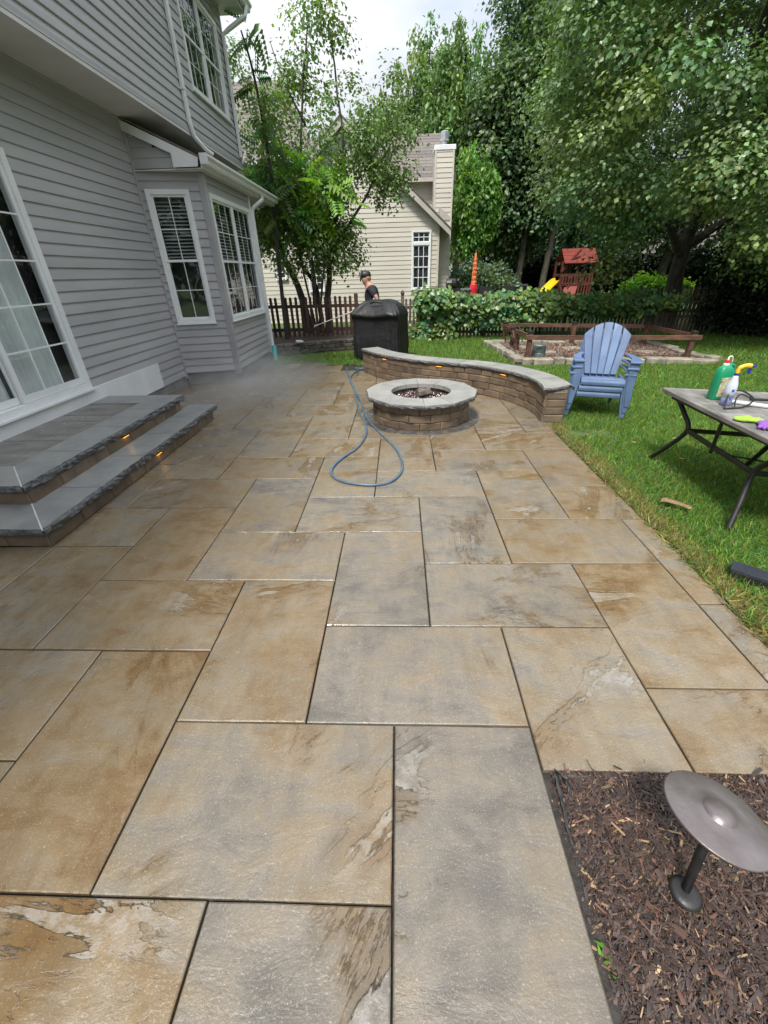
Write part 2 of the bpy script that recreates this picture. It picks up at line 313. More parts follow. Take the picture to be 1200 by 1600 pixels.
# ------------------------------------------------------------------ patio slabs
UX = lambda u: u * .2005 - .03
VY_ = [(-6, -.70), (-3, -.10), (-2, .10), (-1, .30), (0, .497), (2, .92), (3, 1.107), (4, 1.31), (5, 1.51), (6, 1.70), (7, 1.89), (8, 2.10), (9, 2.285), (10, 2.50), (11, 2.69), (12, 2.87), (13, 3.09), (14, 3.27), (15, 3.455), (16, 3.67), (17, 3.825), (18, 4.05), (19, 4.22), (20, 4.38), (22, 4.80), (23, 4.93), (24, 5.19), (25, 5.44), (27, 5.76), (29, 6.16), (30, 6.34), (32, 6.79), (33, 6.98), (35, 7.31), (37, 7.75), (38, 7.88), (40, 8.30), (43, 8.90), (45, 9.3), (47.5, 9.78), (50, 10.3)]
VY = lambda v: float(np.interp(v, [a for a, b in VY_], [b for a, b in VY_]))
SL = [(0, 3, -2, 3), (-5, 0, 0, 3), (-3, 0, -3, 0), (-8, -3, -3, 0), (-8, -5, 0, 5), (-13, -8, 2, 5), (-13, -8, -2, 2), (-10, -5, 5, 8), (-5, -2, 3, 8), (-2, 3, 3, 6),
      (1, 6, 6, 9), (3, 6, 2, 6), (6, 9, 2, 4), (9, 9.8, 2, 7), (6, 9, 4, 9), (9, 9.9, 7, 12), (-2, 1, 6, 11), (1, 4, 9, 14), (4, 9, 9, 12), (4, 7, 12, 17), (7, 9.85, 12, 15), (7, 9.75, 15, 20),
      (2, 7, 17, 20), (-1, 4, 14, 17), (-4, 1, 11, 14), (-7, -4, 11, 16), (-7, -2, 8, 11), (-10, -7, 8, 13), (-14, -10, 10, 13), (-13, -10, 5, 10), (-16, -13, 5, 10), (-12, -7, 13, 16), (-15, -12, 13, 18), (-15, -12, 18, 21),
      (-12, -9, 16, 21), (-9, -4, 16, 19), (-4, -1, 14, 19), (-1, 2, 17, 22), (2, 5, 20, 25), (5, 9.7, 20, 23), (-6, -1, 19, 22), (-9, -6, 19, 24), (-14, -9, 21, 24), (-6, -3, 22, 27), (-3, 2, 22, 25), (-3, 0, 25, 30), (-11, -6, 24, 27), (-14, -11, 24, 29),
      (-11, -8, 27, 32), (-8, -3, 27, 30), (-16, -11, 29, 32), (-19, -14, 24, 29), (-8, -5, 30, 35), (-5, 0, 30, 33), (-5, 0, 33, 37), (-13, -8, 32, 35), (-18, -13, 32, 37), (-13, -10, 35, 40), (-10, -5, 35, 38), (-5, -2, 37, 40), (-10, -7, 38, 43), (-7, -4, 38, 43), (-4, -2, 40, 43),
      (-18, -13, 37, 40), (-15, -10, 40, 43), (-15, -11, 43, 47.5), (-11, -8, 43, 47.5), (-8, -6, 43, 46), (5, 8, 23, 27), (8, 10.2, 23, 25), (8, 9.8, 25, 29), (5, 8, 27, 32), (0, 5, 25, 30), (0, 5, 30, 33), (8, 9.2, 29, 33), (0, 3, 33, 38), (3, 6, 32, 36), (-2, 0, 37, 40), (-20, -16, 29, 32), (-21, -18, 32, 38)]
def slab(x0, x1, y0, y1):
    g = .0042; x0 += g; x1 -= g; y0 += g; y1 -= g; j = lambda a=.0013: random.uniform(-a, a); ol = []
    for (a, b), (c, d) in (((x0, y0), (x1, y0)), ((x1, y0), (x1, y1)), ((x1, y1), (x0, y1)), ((x0, y1), (x0, y0))):
        for k in range(3): t = k / 3; ol.append((a + (c - a) * t + j(), b + (d - b) * t + j()))
    n = 12; cx, cy = (x0 + x1) / 2, (y0 + y1) / 2; e = .0045
    ins = [(px + (e if px < cx - .05 else -e if px > cx + .05 else 0) * (1 if abs(px - cx) > (x1 - x0) / 2 - .01 else 0), py + (e if py < cy - .05 else -e if py > cy + .05 else 0) * (1 if abs(py - cy) > (y1 - y0) / 2 - .01 else 0)) for px, py in ol]
    tx, ty, h = j(.0022), j(.0022), j(.0012); Z = lambda p: h + tx * (p[0] - cx) + ty * (p[1] - cy)
    b = MB(); b.add([(*p, -.06) for p in ol] + [(*p, Z(p) - .0035) for p in ol] + [(*p, Z(p)) for p in ins],
        [(i, (i + 1) % n, n + (i + 1) % n, n + i) for i in range(n)] + [(n + i, n + (i + 1) % n, 2 * n + (i + 1) % n, 2 * n + i) for i in range(n)] + [tuple(range(2 * n, 3 * n))])
    return b
TONE = {(0, -2): -.13, (-5, 0): -.01, (-3, -3): -.12, (-8, -3): .11, (-8, 0): .14, (-13, 2): .11, (-13, -2): .08, (-10, 5): .09, (-5, 3): .06, (-2, 3): -.07, (1, 6): -.06, (3, 2): .05, (6, 2): .07, (6, 4): .10, (-2, 6): -.09, (1, 9): -.11, (4, 9): .07, (4, 12): .03, (-10, 8): .09, (-7, 8): .0, (-13, 5): .07, (-14, 10): .08, (7, 12): .06, (7, 15): .06, (2, 17): -.02, (-1, 14): -.06, (-4, 11): -.06}
for u0, u1, v0, v1 in SL:     # own tan-grey blend per slab; central greys partly hold painted sky reflection
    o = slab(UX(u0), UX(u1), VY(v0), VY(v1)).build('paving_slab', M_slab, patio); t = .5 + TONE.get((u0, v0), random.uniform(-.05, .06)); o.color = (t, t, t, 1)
# ------------------------------------------------------------------ stone helpers
def rockrow(mb, pts, z0, z1, depth_dir, cols=6, amp=.012):
    pass
def coping_piece(outer, inner, z0, z1, amp=.012, name='coping_stone', parent=None, ends=True, sub=.06, mt=None):
    """outer, inner: polylines (same sense); the outer edge gets a split rock face"""
    o = [Vector((*outer[0], 0))]
    for a, b in zip(outer[:-1], outer[1:]):
        a = Vector((*a, 0)); b = Vector((*b, 0)); n = max(1, int((b - a).length / sub))
        o += [a + (b - a) * (k / n) for k in range(1, n + 1)]
    c = sum((Vector((*p, 0)) for p in inner), Vector()) / len(inner); n = len(o); b = MB(); rows = []
    for r, (z, off) in enumerate(((z1, -.006), (z1 - (z1 - z0) * .3, .006), (z1 - (z1 - z0) * .65, .004), (z0, -.010))):
        row = []
        for i, p in enumerate(o):
            d = (o[min(i + 1, n - 1)] - o[max(i - 1, 0)]).normalized(); nrm = Vector((d.y, -d.x, 0))
            if nrm.dot(p - c) < 0: nrm = -nrm
            k = 0 if i in (0, n - 1) else 1
            q = p + nrm * (off + k * random.uniform(-amp, amp) * (.45 if r == 0 else 1)) + (d * random.uniform(-.012, .012) * k if r else Vector())
            row.append((q.x, q.y, z + (random.uniform(-.004, .004) * k if 0 < r < 3 else 0)))
        rows.append(row)
    V = sum(rows, []); m = len(inner); ti = len(V); V += [(*p, z1) for p in inner]; bi = len(V); V += [(*p, z0) for p in inner]
    F = []; b.v = V
    for r in range(3):
        for i in range(n - 1): F.append((r * n + i, (r + 1) * n + i, (r + 1) * n + i + 1, r * n + i + 1))
    top = list(range(n)) + [ti + i for i in range(m - 1, -1, -1)]; bot = [3 * n + i for i in range(n - 1, -1, -1)] + [bi + i for i in range(m)]
    b.f = F + [tuple(top), tuple(bot)]; b.mi = [1] * len(F) + [0, 0]
    b.f += [tuple(r * n for r in (0, 1, 2, 3)) + (bi, ti), tuple(r * n + n - 1 for r in (3, 2, 1, 0)) + (ti + m - 1, bi + m - 1)]
    b.f += [(ti + i, ti + i + 1, bi + i + 1, bi + i) for i in range(m - 1)]; b.mi += [1, 1] + [0] * (m - 1)
    return b.build(name, [mt or M_coping, M_coping_rock], parent)
def wedge_block(p00, p10, p11, p01, z0, z1, parent, name='wall_block', m=None, g=.003, bulge=.006):
    """quad in plan: outer p00->p10, inner p01->p11; outer face chamfered and a little uneven"""
    a, b, c, d = (Vector((*p, 0)) for p in (p00, p10, p11, p01)); e = (b - a).normalized(); a = a + e * g; b = b - e * g; e2 = (c - d).normalized(); d = d + e2 * g; c = c - e2 * g
    n = Vector((e.y, -e.x, 0)); n = -n if n.dot(a - d) < 0 else n; k = .010; r = lambda: random.uniform(-bulge, bulge)
    z0 += g * .6; z1 -= g * .6; o = n * random.uniform(-.004, .004)
    V = [a, b, c, d, a, b, c, d]; V = [(p.x, p.y, z0 if i < 4 else z1) for i, p in enumerate(V)]
    ch = [a + e * k, b - e * k]; mid = (a + b) / 2
    F4 = [(ch[0] + n * k + o, z0 + k), (mid + n * (k + r()) + o, z0 + k), (ch[1] + n * k + o, z0 + k), (ch[1] + n * k + o, z1 - k), (mid + n * (k + r()) + o, z1 - k), (ch[0] + n * k + o, z1 - k)]
    V += [(p.x, p.y, z + random.uniform(-.002, .002)) for p, z in F4]
    mb = MB().add(V, [(3, 2, 1, 0), (4, 5, 6, 7), (1, 2, 6, 5), (2, 3, 7, 6), (3, 0, 4, 7), (8, 9, 12, 13), (9, 10, 11, 12), (0, 1, 10, 9, 8), (5, 4, 13, 12, 11), (1, 5, 11, 10), (4, 0, 8, 13)])
    return mb.build(name, m or M_block, parent)
def amber_light(parent, p, n, name):
    """small under-cap light: bronze bracket with three lit lenses"""
    n = Vector(n).normalized(); t = Vector((-n.y, n.x, 0)); p = Vector(p)
    br = MB().bar(p - t * .055, p + t * .055, .03, .012).build(name, M_black, parent)
    b = MB()
    for k in (-.034, 0, .034):
        q = p + t * k + n * .006; b.bar(q - t * .011 + Vector((0, 0, -.006)), q + t * .011 + Vector((0, 0, -.006)), .016, .018)
    l = b.build('light_lens', M_lamp, br, world=False); l.location = (0, 0, 0); l['kind'] = 'stuff'
    ld = bpy.data.lights.new('amber_light', 'POINT'); ld.energy = .025; ld.color = (1, .5, .12); ld.shadow_soft_size = .02
    lo = bpy.data.objects.new('amber_light', ld); COL.objects.link(lo); lo.parent = parent; lo.location = p + n * .03 + Vector((0, 0, -.03)) - parent.location
# ------------------------------------------------------------------ entry steps
st = thing('patio_steps', 'two grey stone steps with split-edge treads leading up to the sliding door', 'steps', (-3.2, 4.2, 0))
def step_course(x1, y0, y1, xin, z0, z1):
    y = y0; d = .2; first = True
    while y < y1 - .05:
        l = min(random.uniform(.24, .42), y1 - y); l = y1 - y if y1 - y - l < .12 else l
        wedge_block((x1, y), (x1, y + l), (x1 - d, y + l), (x1 - d, y), z0, z1, st); y += l
    x = x1 - .004
    while x > xin:
        l = random.uniform(.24, .4); wedge_block((x - l, y0), (x, y0), (x, y0 + d), (x - l, y0 + d), z0, z1, st); x -= l
step_course(-2.66, 2.50, 5.66, -4.06, 0, .118); step_course(-3.0, 2.84, 5.5, -4.06, .122, .298)
MB().box(-4.05, -2.87, 2.71, 5.64, -.02, .123).build('step_core', M_found, st); MB().box(-4.05, -3.21, 3.05, 5.48, .13, .31).build('step_core', M_found, st)
M_found2 = pmat('pale_mortar', two((.45, .44, .42), (.60, .59, .56)), 9, (.6, .8))
def treads(X, y0, y1, wd, z0, z1, cuts, far):
    ys = [y0] + cuts + [y1]
    for i, (a, b) in enumerate(zip(ys[:-1], ys[1:])):
        g = .003; last = i == len(ys) - 2
        inn = [(X - wd, (y0 + wd if i == 0 else a + g)), (X - wd, (b - wd if far and last else b - g))]
        coping_piece([(X, a + g), (X, b - g)], inn, z0, z1, parent=st, name='tread_stone', amp=.017, sub=.05)
    coping_piece([(-4.06, y0), (X - .002, y0)], [(-4.06, y0 + wd), (X - wd - .004, y0 + wd)], z0, z1, parent=st, name='tread_stone')
    MB().bar((X + .004, y0 - .004, z1 - .002), (X - wd, y0 + wd, z1 - .002), .009, .008).build('mortar_joint', M_found2, st)
    if far: coping_piece([(X - .002, y1), (-4.06, y1)], [(X - wd - .004, y1 - wd), (-4.06, y1 - wd)], z0, z1, parent=st, name='tread_stone')
treads(-2.615, 2.44, 5.76, .40, .118, .19, [3.13, 3.84, 4.53, 5.15], False)
treads(-2.972, 2.79, 5.60, .40, .298, .37, [3.54, 4.25, 4.92], True)
ly = [3.195, 3.83, 4.45, 4.70, 5.195]
for a, b in zip(ly[:-1], ly[1:]):
    MB().box(-4.058, -3.378, a + .007, b - .007, .30, .366 + random.uniform(-.001, .001)).build('landing_slab', M_landing, st, bevel=.003)
amber_light(st, (-2.650, 4.13, .105), (1, 0, 0), 'step_light'); amber_light(st, (-2.988, 4.18, .29), (1, 0, 0), 'step_light')
# ------------------------------------------------------------------ fire pit
FP = Vector((.295, 5.68, 0)); fp = thing('fire_pit', 'round brown block fire pit with a pale stone cap, set in a dark paver ring', 'fire pit', FP)
def arc(r, a0, a1, n=1): return [(FP.x + r * math.cos(a0 + (a1 - a0) * k / n), FP.y + r * math.sin(a0 + (a1 - a0) * k / n)) for k in range(n + 1)]
for c in range(3):
    n = 15; a0 = (.5 if c % 2 else 0) + .1
    for i in range(n):
        a, b = (i + a0) * 2 * pi / n, (i + 1 + a0) * 2 * pi / n
        (p, q), (s_, t_) = arc(.655, a, b), arc(.45, a, b); wedge_block(p, q, t_, s_, c * .098 + .002, (c + 1) * .098 + .002, fp)
na = [0]
while na[-1] < 2 * pi - .35: na.append(na[-1] + random.uniform(.44, .62))
na = [a * 2 * pi / (na[-1] + .5) for a in na] + [2 * pi]
for a, b in zip(na[:-1], na[1:]):
    coping_piece(arc(.765, a + .004, b - .004), arc(.405, a + .007, b - .007, 5), .297, .352, parent=fp, mt=M_cap, amp=.008, sub=.05)
for i in range(56):
    a, b = i * 2 * pi / 56, (i + 1) * 2 * pi / 56; (p, q), (s_, t_) = arc(.81, a + .004, b - .004), arc(.668, a + .004, b - .004)
    z = .006 + random.uniform(-.002, .002); MB().prism([s_, p, q, t_], -.05, z).build('ring_paver', M_ringpaver, fp, bevel=.003)
MB().lathe([(.0, .02), (.44, .02), (.44, .235), (.0, .235)], FP, 28).build('pit_bed', M_soil, fp)
N = 1500; r_ = np.sqrt(rng.random(N)) * .40; t_ = rng.random(N) * 2 * pi
P = np.stack([FP.x + r_ * np.cos(t_), FP.y + r_ * np.sin(t_), .238 + rng.random(N) * .02], 1)
def chunks(name, P, sz, col, mat, kind='stuff', parent=None, flat_=1.0, ori=None):
    N = len(P); base = np.array([(1, 0, 0), (0, 1, 0), (-1, 0, 0), (0, -1, 0), (0, 0, 1), (0, 0, -1)], float); F = np.array([(0, 1, 4), (1, 2, 4), (2, 3, 4), (3, 0, 4), (1, 0, 5), (2, 1, 5), (3, 2, 5), (0, 3, 5)])
    sc = np.asarray(sz)[:, None] * np.stack([rng.uniform(.6, 1.3, N), rng.uniform(.5, 1, N), rng.uniform(.4, .9, N) * flat_], 1)
    V = base[None] * sc[:, None, :]; V += rng.normal(size=V.shape) * (np.asarray(sz) * .14)[:, None, None]
    a = rng.random(N) * 2 * pi; ca, sa = np.cos(a)[:, None], np.sin(a)[:, None]
    X = V[..., 0] * ca - V[..., 1] * sa; Y = V[..., 0] * sa + V[..., 1] * ca; V = np.stack([X, Y, V[..., 2]], -1) + P[:, None, :]
    return np_mesh(name, V.reshape(-1, 3), (F[None] + (np.arange(N) * 6)[:, None, None]).reshape(-1, 3), mat, parent, np.repeat(col, 6, axis=0), kind)
pc = np.where(rng.random((N, 1)) < .25, np.array([[.65, .6, .58]]), np.array([[.075, .028, .03]])); chunks('fire_glass', P, rng.uniform(.010, .02, N), pc * rng.uniform(.5, 1.3, (N, 1)), M_pebble, parent=fp)
M_log = pmat('charred_log', two((.05, .042, .036), (.22, .185, .15)), 14, (.8, .95), .012, 50, sc=(.5, 2, 2))
lg = MB(); lp = [(FP.x + .02 + .17 * t - .07, FP.y + .02 + .10 * t, .305 + .012 * t) for t in np.linspace(0, 1, 6)]; lg.tube(lp, [.062, .07, .066, .07, .064, .058], 7)
tag(lg.build('split_log', M_log), 'charred split log lying inside the fire pit', 'log')
# ------------------------------------------------------------------ curved seat wall
F0 = [(-.76, 8.74), (-.36, 8.05), (.2, 7.47), (.76, 7.12), (1.22, 6.84), (1.56, 6.47), (1.77, 6.08), (1.85, 5.70), (1.84, 5.33)]
front = [Vector((p[0], p[1])) for p in spline([(*p, 0) for p in F0], 10)]
sl = [0]
for a, b in zip(front[:-1], front[1:]): sl.append(sl[-1] + (b - a).length)
WL = sl[-1]
def fat(s, off=0):
    s = min(max(s, 0), WL); i = min(int(np.searchsorted(sl, s, 'right')) - 1, len(front) - 2); t = (s - sl[i]) / (sl[i + 1] - sl[i]); p = front[i].lerp(front[i + 1], t)
    a, b = front[max(i - 1, 0)], front[min(i + 2, len(front) - 1)]; d = (b - a).normalized(); n = Vector((-d.y, d.x))   # away from the patio
    return (p.x + n.x * off, p.y + n.y * off)
sw = thing('seat_wall', 'low curved seat wall of brown blocks with a grey stone cap behind the fire pit', 'garden wall', (.9, 7, 0))
for c in range(4):
    s = 0.0
    while s < WL - .01:
        l = random.choice((.2, .3, .38, .3)); l = WL - s if WL - s - l < .14 else l
        wedge_block(fat(s, .035), fat(s + l, .035), fat(s + l, .30), fat(s, .30), c * .1, c * .1 + .1, sw, bulge=.004); s += l
# return faces at the open end
for c in range(4):
    a = Vector(fat(WL, .045)); b = Vector(fat(WL, .292)); wedge_block(a, b, b + Vector((0, .02)), a + Vector((0, .02)), c * .1, c * .1 + .1, sw, bulge=.004)
s = 0.0; ncap = 9
for i in range(ncap):
    a, b = WL * i / ncap, WL * (i + 1) / ncap; ss = np.linspace(a + .003, b - .003, 6)
    if i == ncap - 1: outer = [fat(x, 0) for x in ss]; outer[-1] = (1.815, 5.28); inner = [fat(x, .37) for x in ss]; outer += [(2.0, 5.31), (2.21, 5.46)]
    else: outer = [fat(x, 0) for x in ss]; inner = [fat(x, .37) for x in ss]
    coping_piece(outer, inner, .401, .452, parent=sw, mt=M_cap, amp=.009, name='cap_stone', sub=.05)
for s_ in (.92, 2.15, 3.32):
    p = Vector((*fat(s_, .02), 0)); q = Vector((*fat(s_, .2), 0)); amber_light(sw, (p.x, p.y, .385), p - q, 'wall_light')
# ------------------------------------------------------------------ our house
hs = thing('grey_house', 'two-storey house in grey vinyl siding with an overhanging upper floor, left', 'house', (-4.07, 6, 0))
HB = {}
def courses(o, d, length, z0, z1, ex, openings=(), name='siding_board', clip=None, mat=None, nrm=None, parent=None):
    """lap boards along d from o; openings: (s0, s1, z0, z1)"""
    d = Vector((*d, 0)).normalized(); nr = Vector((d.y, -d.x, 0)) if nrm is None else Vector((*nrm, 0)); z = z0
    while z < z1 - .02:
        h = min(ex, z1 - z); segs = [(0, length)]
        if clip: segs = [clip(z + h * .5)]
        for s0, s1, a, b in openings:
            if z + h * .5 > a and z + h * .5 < b:
                segs = [q for u, v in segs for q in ((u, min(v, s0)), (max(u, s1), v)) if q[1] - q[0] > .012]
        segs = [q for u, v in segs for q in (((u, v),) if v - u < 3.2 else (lambda c: ((u, c - .0015), (c + .0015, v)))(u + (v - u) * random.uniform(.25, .75)))]
        for u, v in segs:
            if v - u < .02: continue
            prof = [(0, h), (-.012, h), (-.012, -.003), (.006, -.003), (.021, .001), (.021, .010), (.014, h * .5), (.002, h)]
            key = (round(v - u, 3), round(h, 3), tuple(nr), mat.name if mat else '')
            if key not in HB:
                HB[key] = MB().extr(prof, (0, 0, 0), d * (v - u), nr).mesh(name, mat or M_siding)
            q = Vector((*o, z)) + d * u - (parent or hs).location; b_ = bpy.data.objects.new(name, HB[key]); COL.objects.link(b_); b_.parent = parent or hs; b_.location = q
        z += ex
XW, XU, XB = -4.07, -3.47, -3.1; EX = .125
MB().box(XW - .25, XW - .2, -3, 11.6, 0, 3.9).build('wall', M_dark, hs)
MB().box(XW - .2, XW + .001, -3, 11.6, -.05, .15).build('foundation', M_found, hs)
door = (3.30, 5.37, .54, 2.95)
courses((XW, -3), (0, 1), 10.93, .15, 3.82, EX, [(door[0] + 3, door[1] + 3, door[2] - .02, door[3]), (3, 10.06, .0, .54)], nrm=(1, 0))
courses((XU, -3), (0, 1), 14.58, 3.84, 6.28, EX, [(9.45 + 3, 11.25 + 3, 4.5, 5.92)], nrm=(1, 0))
courses((XU, 11.6), (-1, 0), 5, 3.84, 6.28, EX, nrm=(0, 1)); courses((XW, 11.6), (-1, 0), 5, .15, 3.82, EX, nrm=(0, 1))
MB().box(XU - .25, XU - .2, -3, 11.5, 3.85, 6.3).build('wall', M_dark, hs)
MB().box(XW - .2, XU + .016, -3, 11.62, 3.80, 3.838).build('soffit', M_soffit, hs)
MB().box(XU + .002, XU + .02, -3, 11.6, 3.842, 3.90).build('starter_trim', M_siding, hs)
MB().box(XU - .06, XU + .022, 11.55, 11.63, 3.84, 6.28).build('corner_post', M_post, hs)
MB().box(XW + .002, XW + .03, -3, 7.06, .15, .535).build('trim_board', M_white, hs, bevel=.003)
# upper eave
MB().box(XU - .3, -3.02, -3, 12.0, 6.28, 6.30).build('soffit', M_soffit, hs); MB().box(-3.04, -3.02, -3, 12.0, 6.25, 6.44).build('fascia', M_white, hs)
def gutter(x, y0, y1, z, name='gutter'):
    return MB().extr([(0, 0), (.07, 0), (.085, .03), (.085, .05), (.125, .085), (.125, .115), (.117, .115), (.115, .09), (.075, .055), (.07, .01), (.01, .01), (.01, .115), (0, .115)], (x, y0, z), (x, y1, z), (1, 0, 0)).build(name, M_white, hs)
gutter(-3.018, -3, 12.02, 6.30)
MB().extr([(0, 0), (-4.5, 2.0), (-4.5, 1.98), (0, -.04)], (-2.98, -3, 6.47), (-2.98, 12.05, 6.47), (1, 0, 0)).build('upper_roof', M_roof, hs)
# bay: angled wall and front wall
A0, B0 = Vector((XW, 7.93)), Vector((-3.12, 8.15)); dA = (B0 - A0).normalized(); LA = (B0 - A0).length
courses(tuple(A0), tuple(dA), LA, .2, 3.18, EX, [(.105, .76, 1.05, 2.97)])
courses((XB, 8.17), (0, 1), 2.25, .2, 3.18, EX, [(8.27 - 8.17, 10.36 - 8.17, 1.05, 2.95)], nrm=(1, 0))
courses((XB, 10.44), (-1, 1.2), 1.3, .2, 3.18, EX)
MB().prism([(XW + .02, 7.97), (-3.16, 8.19), (-3.12, 10.40), (-3.95, 11.4), (XW, 11.4)], -.05, .2).build('foundation', M_found, hs)
bw = MB(); bw.box(-3.30, -3.29, 8.3, 10.3, .2, 3.18); bw.build('wall', M_dark, hs); MB().box(-4.0, -3.2, 8.28, 8.29, .2, 3.18).build('wall', M_dark, hs)
MB().box(-3.165, -3.065, 8.115, 8.215, .14, 3.18).build('corner_post', M_post, hs, bevel=.004); MB().box(XW + .001, XW + .045, 7.905, 7.945, .10, 3.80).build('corner_post', M_post, hs, bevel=.004)
MB().box(-3.13, -3.07, 10.395, 10.465, .16, 3.18).build('corner_post', M_white, hs, bevel=.004)
# bay roof
RX, RZ = -3.0, 3.32; sl_ = .446
MB().extr([(0, 0), (-1.07, .477), (-1.07, .50), (0, .025), (.03, .012), (.03, -.01)], (RX, 7.88, RZ), (RX, 12.15, RZ), (1, 0, 0)).build('bay_roof', M_roof, hs)
MB().extr([(-1.065, .455), (-1.065, .335), (-.39, .05), (-.39, -.11), (-.03, -.11), (0, -.005)], (RX, 7.885, RZ), (RX, 7.91, RZ), (1, 0, 0)).build('rake_fascia', M_white, hs)
for k in range(4):
    z0 = 3.21 + k * EX; z1 = min(z0 + EX, 3.68); xr = lambda z: min(-3.39, RX - (z - RZ + .11) / sl_ + .02)
    if z0 < 3.62: MB().extr([(0, .0), (.014, .004), (.003, EX), (0, EX)], (XW, 7.945, z0), (xr((z0 + z1) / 2), 7.945, z0), (0, -1, 0)).build('siding_board', M_siding, hs)
MB().box(-3.41, -3.385, 7.90, 7.95, 3.205, 3.40).build('gable_trim', M_white, hs)
MB().box(XW, -2.96, 7.915, 12.1, 3.185, 3.20).build('soffit', M_soffit, hs); MB().box(-2.985, -2.965, 7.9, 12.1, 3.195, 3.335).build('fascia', M_white, hs)
gutter(-2.963, 7.86, 12.12, 3.235)
MB().box(-2.965, -2.845, 7.852, 7.858, 3.232, 3.36).build('gutter_end_cap', M_white, hs)
def pipe(pts, wd=.075, dp=.055, m=None, name='downspout'):
    b = MB()
    P_ = [Vector(p) for p in pts]; ring = []
    for i, p in enumerate(P_):
        d = (P_[min(i + 1, len(P_) - 1)] - P_[max(i - 1, 0)]).normalized(); y = Vector((0, 1, 0)); y = (y - d * y.dot(d)).normalized(); x = d.cross(y)
        ring += [p + y * (sy * wd / 2) + x * (sx * dp / 2) for sy, sx in ((-1, -.7), (-.7, -1), (.7, -1), (1, -.7), (1, .7), (.7, 1), (-.7, 1), (-1, .7))]
    n = len(P_); b.add(ring, [(i * 8 + j, i * 8 + (j + 1) % 8, (i + 1) * 8 + (j + 1) % 8, (i + 1) * 8 + j) for i in range(n - 1) for j in range(8)] + [tuple(range(7, -1, -1)), tuple(range((n - 1) * 8, n * 8))])
    return b.build(name, m or M_white, hs)
ds = pipe([(XU + .045, 8.93, 6.28), (XU + .045, 8.94, 4.6), (XU + .045, 8.95, 3.95), (XU + .06, 9.0, 3.80), (XU + .14, 9.12, 3.68), (XU + .25, 9.2, 3.60)], .085)
for z in (5.7, 4.35): MB().box(XU + .014, XU + .078, 8.885, 8.99, z, z + .025).build('downspout_strap', M_white, hs)
pipe([(-2.91, 10.85, 3.24), (-2.91, 10.85, 3.17), (-2.95, 10.72, 3.10), (-3.04, 10.5, 2.98), (-3.055, 10.47, 2.9), (-3.05, 10.46, 1.5), (-3.03, 10.44, .28)], .085)
MB().tube([(-3.0, 10.42, .30), (-2.985, 10.33, .12), (-2.97, 10.26, -.02)], .052, 14).build('drain_pipe', M_teal, hs)
pipe([(-2.95, 11.8, 6.30), (-2.98, 11.72, 6.15), (-3.3, 11.6, 5.95), (XU + .06, 11.52, 5.85), (XU + .05, 11.52, 4.0)], .09)
